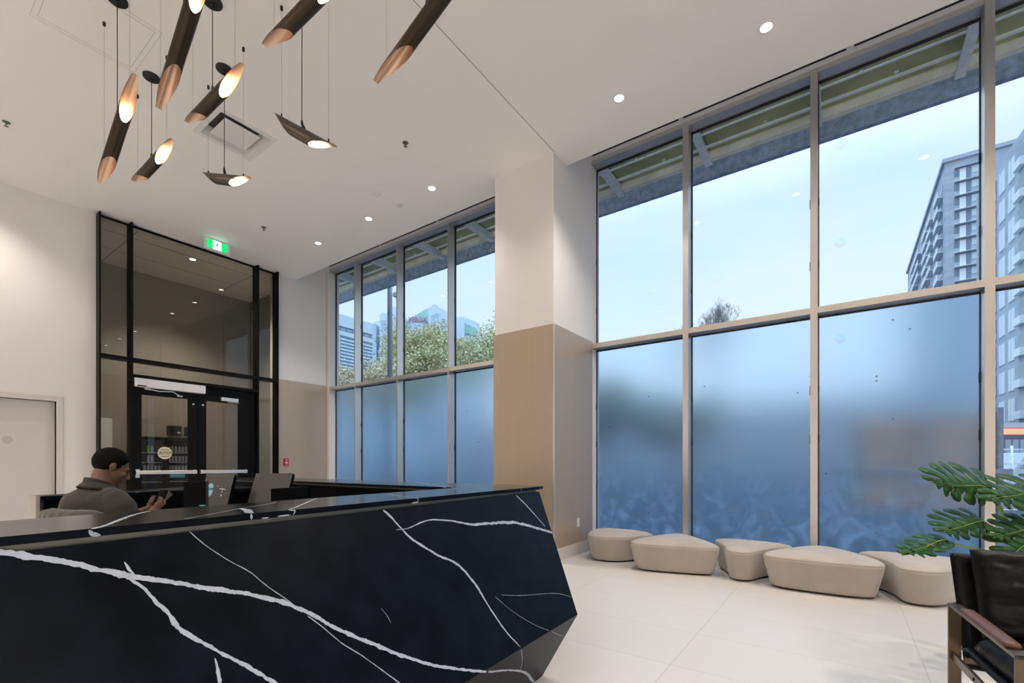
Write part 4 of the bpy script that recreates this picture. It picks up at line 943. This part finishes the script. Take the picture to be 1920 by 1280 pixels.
k = MB(); cap(k, (0, .10, 1.03), (0, .11, .80), .075, .09); organic(k, 'shirt', M_shirt, man, .01, 2)
k = MB()
for s_ in (-1, 1): cap(k, (s_*.09, .0, .57), (s_*.14, .42, .555), .095, .072); cap(k, (s_*.14, .42, .55), (s_*.14, .465, .13), .070, .055)
cap(k, (-.07, -.01, .60), (.07, -.01, .60), .12, .12); organic(k, 'trousers', M_trou, man, .009, 3)
k = MB()
for s_ in (-1, 1): cap(k, (s_*.14, .45, .052), (s_*.152, .64, .044), .050, .040)
organic(k, 'shoe', M_dark, man, .006, 2)
# phone in its folding cover
MW = man.matrix_world
ph = thing('phone', 'black phone in an open folding cover, held up by the seated man', 'phone', MW @ PC)
def wbox(mb, c, hx, hy, hz, ax, ay, az):
    vs = [c+ax*(i*hx)+ay*(j_*hy)+az*(l_*hz) for i in (-1, 1) for j_ in (-1, 1) for l_ in (-1, 1)]
    mb.add([MW @ v for v in vs], [(0, 1, 3, 2), (4, 6, 7, 5), (0, 4, 5, 1), (2, 3, 7, 6), (0, 2, 6, 4), (1, 5, 7, 3)])
k = MB(); wbox(k, PC+pz*.02, .037, .076, .0045, px_, pz, pn); k.build('phone_body', M_dark, ph, origin='world', bevel=.002)
k = MB(); wbox(k, PC+pz*.02-pn*.0052, .034, .071, .0004, px_, pz, pn); k.build('screen', mat('phone_screen', (.03, .035, .04), .1), ph, origin='world')
cz = (pz*.97-pn*.45).normalized(); cn = px_.cross(cz).normalized()
k = MB(); wbox(k, PC+px_*-.045+cz*.045-pn*.012, .004, .070, .0022, px_, cz, cn); wbox(k, PC+px_*-.050+cz*.045-pn*.026, .004, .070, .018, px_, cz, cn); k.build('cover', mat('grey_cover', (.16, .15, .14), .5), ph, origin='world')

# ================================================================== desk chair and draped garment
chc = MW @ Vector((.13, .10, 0)); chr_ = thing('desk_chair', 'black swivel desk chair the man sits on, mostly hidden by the desk', 'chair', (chc.x, chc.y, 0), rz)
k = MB(); k.prism([(v.x, v.y) for v in chaikin([(-.24, -.22), (.24, -.22), (.24, .24), (-.24, .24)], 2)], .415, .475); k.build('seat', M_dark, chr_, bevel=.01)
k = MB(); k.tube([(0, 0, .09), (0, 0, .415)], .028, 14); k.build('pedestal', M_reveal, chr_)
for q in range(5):
    a0 = 2*pi*q/5+.3; k = MB(); k.bar((0, 0, .10), (.28*cos(a0), .28*sin(a0), .075), .035, .03); k.ball((.28*cos(a0), .28*sin(a0), .03), .03, 8); k.build('castor_leg', M_dark, chr_)
k = MB(); k.bar((0, -.22, .44), (-.02, -.285, .62), .05, .02); k.build('back_stem', M_dark, chr_)
k = MB(); pts = [(-.22+.44*i/12, -.285+.035*(abs(i-6)/6)**2, 0) for i in range(13)]
for (x0, y0, _), (x1, y1, _) in zip(pts[:-1], pts[1:]): k.add([(x0, y0-.015, .56), (x1, y1-.015, .56), (x1, y1+.015, .56), (x0, y0+.015, .56), (x0, y0-.015, .955), (x1, y1-.015, .955), (x1, y1+.015, .955), (x0, y0+.015, .955)], [(0, 3, 2, 1), (4, 5, 6, 7), (0, 1, 5, 4), (2, 3, 7, 6)])
k.build('backrest', M_dark, chr_)
gm = thing('draped_cardigan', 'grey knitted garment draped over the back of the desk chair', 'garment', (chc.x, chc.y, .56), rz)
k = MB(); nu = 60; prof = [(-.030, .50), (-.033, .60), (-.032, .70), (-.031, .80), (-.029, .90), (-.026, .945), (-.016, .968), (.0, .976), (.016, .968), (.026, .945), (.029, .88), (.030, .80)]
vs = []
for i in range(nu+1):
    x = -.250+.50*i/nu; yc = -.285+.035*(abs(x)/.22)**2
    for j_, (dy, z) in enumerate(prof):
        depth = max(0, (.955-z)/.4); fo = .020*min(1, depth*2.2)*(1+.6*noise.noise(Vector((x*9, 0, 3))))
        sag = -.045*(max(0, abs(x)-.17)/.08)**2
        vs.append((x*(1+.02*depth), yc+dy+(fo*sin(x*95+2.2*noise.noise(Vector((x*14, z*4, 0))))+.004)*(-1 if dy < 0 else 1)-(.008 if dy < 0 else -.008), z+sag-.56+.003*noise.noise(Vector((x*20, z*20, 1)))))
n = len(prof); k.add(vs, [(i*n+q, i*n+q+1, (i+1)*n+q+1, (i+1)*n+q) for i in range(nu) for q in range(n-1)], True)
o = k.build('knit', mat('grey_knit', (.055, .052, .045), .95, sheen=.3, bump=(260, .5, .003)), gm, fix=False); sl = o.modifiers.new('thick', 'SOLIDIFY'); sl.thickness = .006; sl.offset = 0

# ================================================================== outdoors
M_conc = mat('olive_stained_concrete', (.42, .42, .22), .85, var=((1.6, 1.6, 1.6), .3))
M_steel = mat('galvanised_steel', (.88, .90, .93), .5, 0, var=((12, 12, 12), .12))
M_steeld = mat('weathered_fascia_steel', (.34, .44, .60), .6, .1, var=((14, 14, 14), .3))
cn_ = thing('glass_wall_canopy', 'canopy of stained concrete and steel beams outside, above the tall windows', 'canopy', (-3, 7, 5.95))
k = MB().box((-16, 6.34, 5.98), (6, 7.60, 6.25)); k.m = 1
for x in [q*1.41-14.9 for q in range(15)]: k.box((x+.55, 6.36, 5.978), (x+.56, 7.58, 5.9805))
for y in (6.62, 6.98): k.box((-16, y, 5.978), (6, y+.008, 5.9805))
k.build('concrete_slab', [M_conc, mat('slab_joint', (.05, .045, .025), .9)], cn_, origin='world')
MB().box((-16, 7.51, 5.86), (6, 7.60, 5.98)).build('edge_ledge', mat('pale_ledge', (.85, .82, .72), .8, var=((3, 3, 3), .15)), cn_, origin='world')
MB().box((-16, 7.60, 5.62), (6, 7.68, 6.30)).build('fascia', M_steeld, cn_, origin='world')
for y, h_ in ((7.06, .018), (7.36, .03)): MB().box((-16, y-.01, 5.98-h_), (6, y+.01+h_*.5, 5.98)).build('rail', M_steel, cn_, origin='world')
for q in range(14):
    x = 1.12-1.405*q if q < 4 else -3.10-1.40*(q-3)
    k = MB(); k.box((x-.05, 6.34, 5.80), (x+.05, 7.59, 5.812)).box((x-.05, 6.34, 5.812), (x-.038, 7.59, 5.83)).box((x+.038, 6.34, 5.812), (x+.05, 7.59, 5.83)).box((x-.006, 6.34, 5.81), (x+.006, 7.50, 5.979)); k.build('beam', M_steel, cn_, origin='world')
an = MB().lathe([(.001, -.008), (.022, -.010), (.024, 0), (.001, 0)], n=14)
a0 = None
for q in range(9):
    for y, dx in ((6.78, .35), (7.05, .95), (7.30, .60)):
        if q and y == 7.05 and q % 2: continue
        if a0 is None: o = a0 = an.build('anchor_disc', M_steel, cn_)
        else: o = a0.copy(); COL.objects.link(o)
        o.location = (1.12-1.405*q-dx+3, y-7, 5.978-5.95)
# ground
struct('ground', MB().box((-400, 6.301, -.35), (300, 420, -.14)), mat('wet_asphalt', (.012, .03, .06), .8, var=((.6, .6, .6), .25)))
struct('ground', MB().box((-30, 6.31, -.139), (12, 7.9, -.05)), mat('grey_pavement', (.035, .055, .085), .85, var=((2, 2, 2), .15)))
# brick tower
M_brk = mat('grey_brick', (.42, .48, .56), .9, var=((.25, .25, 1.2), .14)); M_pale = mat('pale_panel', (.82, .85, .88), .7); M_win = mat('dark_window', (.17, .24, .33), .25)
M_gls = mat('balcony_glass', (.58, .70, .80), .25)
tw = thing('brick_apartment_tower', 'tall grey brick apartment tower with balconies beyond the right-hand windows', 'building', (20, 132, 0))
X0, Y0, ZT = 16.8, 128.7, 62.6
MB().box((X0, Y0, -.3), (34, 196, ZT)).box((X0-.4, Y0-.4, ZT), (34.4, 196.4, ZT+.8)).build('brick_wall', M_brk, tw, origin='world')
xs = lambda u: onY(u, 400, Y0).x
first = {}
def rep(key, mk, parent, loc):
    if key not in first: first[key] = mk(); o = first[key]
    else: o = first[key].copy(); COL.objects.link(o)
    o.location = Vector(loc)-parent.location; return o
for f_ in range(12):
    zt = onY(1792, 319, Y0).z-2.87*f_
    for nm_, ua, ub, za, zb, m_, dp in (('window', 1789.5, 1798, -1.35, 0, M_win, .06), ('pale_panel', 1799, 1811, -2.5, 0, M_pale, .10), ('door_window', 1812, 1820, -2.4, 0, M_win, .08), ('sliding_window', 1822, 1845, -1.4, 0, M_gls, .07), ('balcony_rail', 1789.5, 1850, -2.5, -2.42, M_pale, .5)):
        w_ = xs(ub)-xs(ua)
        rep(nm_, lambda: MB().box((0, -dp, za), (w_, 0, zb)).build(nm_, m_, tw), tw, (xs(ua), Y0-.02, zt))
    rep('slab_edge', lambda: MB().box((0, -.55, -.09), (xs(1850)-xs(1789), 0, .02)).build('slab_edge', M_win, tw), tw, (xs(1789.5), Y0-.02, zt+.22))
for f_ in range(11):
    for q, u in enumerate((1768, 1753, 1744, 1729, 1721)):
        if (q, f_) in ((1, 5), (3, 3), (1, 9)): continue
        y = onX(u, 400, X0).y; wd = (5.5, 6, 7, 8, 8)[q]
        def mk(wd=wd):
            b_ = MB(); b_.box((-.05, 0, -1.5), (0, wd, 0)); b_.m = 1; b_.box((-.9, 0, -2.5), (-.8, wd, -1.35)); b_.box((-.9, 0, -2.6), (0, wd, -2.45)); return b_.build('balcony', [M_win, M_pale], tw)
        rep('balc%d' % q, mk, tw, (X0-.01, y, ZT-3.2-2.87*f_))
for q, u in enumerate((1758, 1737, 1714, 1706)):
    y = onX(u, 400, X0).y
    for f_ in range(8): rep('slim%d' % (q//2), lambda: MB().box((-.06, 0, -2.0), (0, 2.6, 0)).build('window', M_gls, tw), tw, (X0-.01, y, ZT-4.5-2.87*f_))
# gridded brick block, nearer
P0 = far(1868, 870, 56); P0.z = 0; fd = Vector((-.0926, 1.162, 0)).normalized(); rz_ = math.atan2(fd.y, fd.x)
gb = thing('brick_office_block', 'grey brick block with a regular grid of tall windows at the right edge', 'building', P0, rz_)
H2 = 36.8                                   # local x runs away along the street front, local y to its left side
MB().box((-34, -14, -.3), (7, 0, H2)).build('brick_wall', M_brk, gb)
for f_ in range(10):
    for c_ in range(9):
        x = 4.5-2.75*c_; z = H2-1.5-3.35*f_
        dk = (c_ % 3 == 1)
        def mk(dk=dk):
            b_ = MB(); b_.box((0, 0, -2.45), (1.85, .06, 0)); b_.m = 1
            if dk: b_.box((0, .06, -2.45), (1.85, .5, -1.6))
            else: b_.box((.25, .055, -2.45), (.60, .09, 0)); b_.box((1.2, .055, -2.45), (1.5, .09, 0))
            return b_.build('window', [M_win if dk else M_gls, M_pale], gb)
        o = rep('gw%d' % dk, mk, gb, (0, 0, 0)); o.location = (x-1.85, 0, z)
# pale high-rise far left
ch_ = thing('white_high_rise', 'pale blue-white high-rise of striped balconies in the leftmost window', 'building', far(640, 870, 350)*1)
ch_.location.z = 0; ch_.matrix_world = Matrix.Translation(ch_.location)
xa = far(617, 870, 350).x; ya = far(600, 870, 350).y; yb = onX(707, 870, xa).y; zt = 116
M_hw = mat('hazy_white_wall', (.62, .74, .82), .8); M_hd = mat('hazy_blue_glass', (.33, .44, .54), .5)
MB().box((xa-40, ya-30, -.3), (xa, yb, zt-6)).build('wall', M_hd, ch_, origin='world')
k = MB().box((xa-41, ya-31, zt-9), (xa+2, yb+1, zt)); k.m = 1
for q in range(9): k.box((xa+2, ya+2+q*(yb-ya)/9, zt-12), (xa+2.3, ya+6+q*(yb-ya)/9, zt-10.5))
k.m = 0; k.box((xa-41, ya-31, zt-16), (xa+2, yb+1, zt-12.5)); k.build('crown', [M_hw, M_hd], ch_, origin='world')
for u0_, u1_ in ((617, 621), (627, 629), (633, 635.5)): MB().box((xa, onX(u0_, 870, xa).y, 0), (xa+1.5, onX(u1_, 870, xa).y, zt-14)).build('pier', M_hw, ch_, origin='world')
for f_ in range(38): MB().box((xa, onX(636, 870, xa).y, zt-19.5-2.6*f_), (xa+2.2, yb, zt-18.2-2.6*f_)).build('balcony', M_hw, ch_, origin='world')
# gabled office building with a sign
ob = thing('gabled_office_building', 'pale office building with green roofs and a red rooftop XEROX sign', 'building', far(790, 870, 200))
ob.location.z = 0; ob.matrix_world = Matrix.Translation(ob.location)
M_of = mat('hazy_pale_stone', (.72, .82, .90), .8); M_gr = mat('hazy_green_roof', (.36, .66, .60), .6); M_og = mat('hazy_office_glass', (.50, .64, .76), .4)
def block(name, poly, t0, t1, m_):
    f_ = [far(u, v, t0) for u, v in poly]; f_ = [Vector((p.x, p.y, max(p.z, -.3))) for p in f_]; b_ = [p+CF*(t1-t0) for p in f_]; n = len(poly)
    MB().add(f_+b_, [tuple(range(n))[::-1], tuple(range(n, 2*n))]+[(i, (i+1) % n, n+(i+1) % n, n+i) for i in range(n)]).build(name, m_, ob, origin='world')
def arch(u0_, u1_, v0, v1): return [(u0_+(u1_-u0_)*i/10, v0-(v0-v1)*sin(pi*i/10)) for i in range(11)]
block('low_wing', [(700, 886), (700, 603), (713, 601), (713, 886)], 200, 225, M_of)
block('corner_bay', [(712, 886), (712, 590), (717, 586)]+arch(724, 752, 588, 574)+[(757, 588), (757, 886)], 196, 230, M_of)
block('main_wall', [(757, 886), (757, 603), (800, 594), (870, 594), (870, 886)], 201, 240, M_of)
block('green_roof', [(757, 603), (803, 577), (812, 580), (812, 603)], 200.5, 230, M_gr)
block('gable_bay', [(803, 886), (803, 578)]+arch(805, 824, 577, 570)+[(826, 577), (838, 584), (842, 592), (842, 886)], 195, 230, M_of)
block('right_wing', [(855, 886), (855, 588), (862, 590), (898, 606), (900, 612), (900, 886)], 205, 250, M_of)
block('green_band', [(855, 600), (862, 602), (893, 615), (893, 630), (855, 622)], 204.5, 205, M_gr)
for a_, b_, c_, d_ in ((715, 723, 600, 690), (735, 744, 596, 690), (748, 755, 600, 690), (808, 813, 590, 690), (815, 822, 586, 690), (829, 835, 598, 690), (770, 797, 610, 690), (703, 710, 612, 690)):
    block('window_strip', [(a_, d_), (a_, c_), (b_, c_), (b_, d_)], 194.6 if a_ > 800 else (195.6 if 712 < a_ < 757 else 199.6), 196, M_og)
c0 = far(782.5, 599.5, 199.2); k = MB(); Mx = Matrix(((CR.x, 0, -CF.x, c0.x), (CR.y, 0, -CF.y, c0.y), (0, 1, 0, c0.z), (0, 0, 0, 1)))
text_into(k, 'XEROX', 2.9, Mx, .04, .15, sx=.80); k.build('sign_letters', mat('sign_red', (.62, .10, .22), .5), ob, origin='world', fix=False)['label'] = 'red XEROX letters'
# trees
def tree(name, label, u, vtop, t, spread, leafcols, nleaf, dens=1.0, bare=False, seed=1, group=None, lsz=.062):
    rnd = random.Random(seed); top = far(u, vtop, t); H_ = top.z; root = thing(name, label, 'tree', (top.x, top.y, -.14), 0, group); H_ += .14
    k = MB(); tips = []
    def grow(p, d, L, r, lv):
        q = p+d*L*.5+Vector((rnd.uniform(-1, 1), rnd.uniform(-1, 1), 0))*L*.06; e_ = p+d*L
        r = max(r, .010 if bare else .006); k.tube([p, q, e_], [r, r*.85, r*.68], (3 if lv > 3 else 5) if lv > 1 else 8, False)
        tips.append((e_, lv)); 
        if lv >= (7 if bare else 4): return
        for _ in range(3 if lv < 2 else (3 if bare else 2)):
            nd = (d*.8+Vector((rnd.uniform(-1, 1), rnd.uniform(-1, 1), rnd.uniform(-.25, .75)))*(.95 if bare else .8)).normalized()
            grow(e_, nd, L*rnd.uniform(.62, .80), r*.60, lv+1)
    grow(Vector((0, 0, 0)), Vector((0, 0, 1)), H_*(.30 if not bare else .34), H_*.018+.02, 0)
    # fit the branch cloud to the wanted height and spread
    mz = max(v.z for v in k.v); mr = sorted(sqrt(v.x**2+v.y**2) for v in k.v)[int(len(k.v)*.97)]
    sz_ = H_/mz; sr = spread/mr
    ex = .62 if bare else 1
    k.v = [Vector((v.x*sr if v.z > H_*.1 else v.x, v.y*sr if v.z > H_*.1 else v.y, H_*max(0, v.z*sz_/H_)**ex if v.z > 0 else v.z)) for v in k.v]
    k.build('trunk', M_bark, root, fix=False)
    if nleaf:
        pts = [Vector((e_.x*sr, e_.y*sr, e_.z*sz_)) for e_, lv in tips if lv >= 2]; g = MB()
        for i in range(nleaf):
            c_ = rnd.choice(pts)+Vector((rnd.gauss(0, 1), rnd.gauss(0, 1), rnd.gauss(0, .8)))*spread*.16; a_ = Vector((rnd.uniform(-1, 1), rnd.uniform(-1, 1), rnd.uniform(-1, 1))).normalized(); b_ = a_.orthogonal().normalized(); w_ = lsz*rnd.uniform(.6, 1.3)
            if c_.z < H_*.2: continue
            g.m = rnd.randrange(len(leafcols)); g.add([c_-a_*w_, c_+b_*w_*.6, c_+a_*w_, c_-b_*w_*.6], [(0, 1, 2, 3)])
        g.build('foliage', leafcols, root, fix=False)
M_bark = mat('grey_bark', (.16, .15, .15), .9)
LY = [mat('ochre_leaf', (.62, .53, .32), .8), mat('tan_leaf', (.68, .58, .42), .8)]; LG = [mat('olive_leaf', (.46, .47, .22), .8), mat('pale_green_leaf', (.66, .63, .36), .8), LY[0]]; LD = [mat('dull_green_leaf', (.32, .38, .33), .8)]
G_ = 'autumn trees outside the left-hand windows'
tree('street_tree', 'tan autumn tree at the foot of the leftmost windows', 655, 694, 20, 1.3, LY, 4000, seed=3, group=G_)
tree('street_tree', 'tan autumn tree in front of the lamp post', 705, 672, 21, 1.5, LY, 4600, seed=5, group=G_)
tree('street_tree', 'thin purplish half-bare tree left of the lamp post', 716, 600, 30, 1.6, LY, 350, seed=8, group=G_)
tree('street_tree', 'bushy green tree below the rooftop sign', 792, 622, 24, 1.9, LG, 9000, seed=11, group=G_)
tree('street_tree', 'pale green tree right of the office gable', 856, 612, 25, 1.9, LG, 5200, seed=14, group=G_)
tree('street_tree', 'airy greenish tree against the column edge', 908, 603, 27, 2.1, [LG[1], LG[0]], 5200, seed=19, group=G_)
tree('street_tree', 'low olive tree under the rooftop sign tree', 815, 672, 19, 1.5, LG, 5000, seed=23, group=G_)
tree('bare_tree', 'bare black-branched tree showing above the frosted glass', 1342, 553, 30, 2.6, [], 0, bare=True, seed=4)
tree('bare_tree', 'small bare tree left of the larger one, its tips just over the transom', 1268, 608, 32, 1.2, [], 0, bare=True, seed=9)
for q, (u, v, t, s_) in enumerate(((1150, 735, 17, 1.6), (1290, 745, 17, 1.6))):
    tree('hedge_tree', ('bushy tree blurred behind the frosted pane next to the column', 'bushy tree blurred behind the second frosted pane right of the column')[q], u, v, t, s_, LD, 2600, seed=30+q, group='trees behind the frosted glass', lsz=.2)
# long low building across the street, seen only as a grey blur through the frosted panes
lw = thing('low_rise_building', 'long low grey building across the street, a dim blur behind the frosted glass', 'building', (-8, 62, -.14))
MB().box((-60, 62, -.14), (9, 72, 8.2)).build('wall', mat('dull_grey_wall', (.38, .38, .40), .9, var=((.2, .2, .6), .2)), lw, origin='world')
MB().box((-60.3, 61.7, 8.2), (9.3, 72.3, 8.6)).build('parapet', M_of, lw, origin='world')
for q in range(21): MB().box((-58+3.1*q, 61.95, 4.6), (-56.4+3.1*q, 62.0, 6.4)).build('window', M_win, lw, origin='world')
# lamp post
lp = thing('lamp_post', 'grey lamp post with a small bracket outside the second left-hand window', 'lamp post', (-9.53, 7.944, -.139))
MB().tube([(-9.53, 7.944, -.139), (-9.53, 7.944, 8.4)], [.075, .055], 14).build('pole', mat('grey_pole', (.34, .37, .42), .6), lp, origin='world')
bx = far(742, 552, 12); k = MB().box((bx.x-.05, bx.y-.05, bx.z-.06), (bx.x+.06, bx.y+.06, bx.z+.04)).bar((-9.53, 7.944, bx.z-.04), tuple(bx), .02, .02).tube([tuple(bx), tuple(bx+CR*.09+CU*.02), tuple(bx+CR*.10+CU*.30)], .010, 6); k.build('bracket', M_steel, lp, origin='world')
# site hoarding and low rail behind the third frosted pane
hd = thing('site_hoarding', 'pale warm hoarding panel with a dark rail, blurred behind the frosted glass', 'hoarding', (.85, 8.6, -.14))
MB().box((.12, 8.60, .60), (1.65, 8.64, 1.90)).build('panel', mat('warm_pale_board', (.66, .50, .44), .8, var=((6, 6, .3), .12)), hd, origin='world')
MB().box((-.35, 8.50, 1.08), (1.75, 8.56, 1.16)).build('rail', M_steeld, hd, origin='world')
for x in (.13, .9, 1.62): MB().box((x, 8.52, -.14), (x+.05, 8.60, 1.95)).build('post', M_steeld, hd, origin='world')
# shop across the street and temporary fence seen through the clear right-hand pane
sp = thing('corner_shop', 'low shop front with a glowing orange sign strip across the street', 'shop', far(1905, 870, 38)); sp.location.z = -.14; sp.matrix_world = Matrix.Translation(sp.location)
def blk(name, u0_, u1_, v0, v1, t0, t1, m_):
    f_ = [far(u, v, t0) for u, v in ((u0_, v1), (u1_, v1), (u1_, v0), (u0_, v0))]; f_ = [Vector((p.x, p.y, max(p.z, -.14))) for p in f_]; b_ = [p+CF*(t1-t0) for p in f_]
    MB().add(f_+b_, [(0, 1, 2, 3), (7, 6, 5, 4), (0, 4, 5, 1), (1, 5, 6, 2), (2, 6, 7, 3), (3, 7, 4, 0)]).build(name, m_, sp, origin='world')
blk('wall', 1868, 1975, 800, 892, 38, 41, M_win); blk('roof_edge', 1866, 1977, 792, 801, 37.6, 41, M_pale); blk('sign_strip', 1868, 1975, 803, 814, 37.7, 37.95, mat('orange_sign', (.9, .3, .2), .5, emit=(1, .30, .18), es=.95))
for u in range(1872, 1965, 14): blk('shop_window', u, u+10, 824, 880, 37.9, 38.0, M_gls)
fn = thing('site_fence', 'grey mesh site fence with uprights outside the clear right-hand pane', 'fence', far(1905, 870, 12)); fn.location.z = -.14; fn.matrix_world = Matrix.Translation(fn.location)
for u in (1862, 1897, 1932, 1968):
    p = far(u, 870, 12); MB().tube([(p.x, p.y, -.14), (p.x, p.y, far(u, 835, 12).z)], .025, 8).build('post', M_steel, fn, origin='world')
for v in (842, 868, 900, 955):
    p = far(1855, v, 12); q = far(1975, v, 12); MB().bar(p, q, .02, .03 if v != 868 else .05).build('fence_rail', M_steel, fn, origin='world')
k = MB()
for q in range(44):
    u = 1858+q*2.6; p = far(u, 842, 12); k.tube([tuple(p), (p.x, p.y, .05)], .0035, 3, False)
for q in range(22):
    z = .1+q*.07; k.tube([(far(1858, 870, 12).x, far(1858, 870, 12).y, z), (far(1972, 870, 12).x, far(1972, 870, 12).y, z)], .0035, 3, False)
k.build('mesh', M_steel, fn, origin='world', fix=False)
vn = thing('parked_van', 'pale vehicle behind the mesh site fence', 'van', far(1915, 870, 20)); vn.location.z = -.14; vn.matrix_world = Matrix.Translation(vn.location)
b0 = far(1878, 870, 20); ax = CR; ay = CF
Mv = Matrix(((CR.x, CF.x, 0, b0.x), (CR.y, CF.y, 0, b0.y), (0, 0, 1, -.14), (0, 0, 0, 1)))
k = MB(); prof = [(0, .35), (0, .95), (.55, 1.15), (1.1, 1.85), (4.4, 1.95), (4.6, 1.7), (4.6, .35)]
k.add([Mv @ Vector((x, 0, z)) for x, z in prof]+[Mv @ Vector((x, 1.8, z)) for x, z in prof], [tuple(range(7)), tuple(range(7, 14))[::-1]]+[(i, (i+1) % 7, 7+(i+1) % 7, 7+i) for i in range(7)]); k.build('body', mat('van_paint', (.45, .52, .60), .35), vn, origin='world', bevel=.05)
k = MB(); k.add([Mv @ Vector((x, -.01, z)) for x, z in ((.75, 1.15), (1.2, 1.72), (2.0, 1.76), (2.0, 1.15))]+[Mv @ Vector((x, -.01, z)) for x, z in ((2.1, 1.15), (2.1, 1.76), (4.2, 1.82), (4.2, 1.15))], [(0, 1, 2, 3), (4, 5, 6, 7)]); k.build('side_window', M_win, vn, origin='world', fix=False)
for x in (.85, 3.7):
    c_ = Mv @ Vector((x, -.02, .33)); MB().tube([tuple(c_), tuple(c_+CF*.22)], .33, 20).build('wheel', M_dark, vn, origin='world')
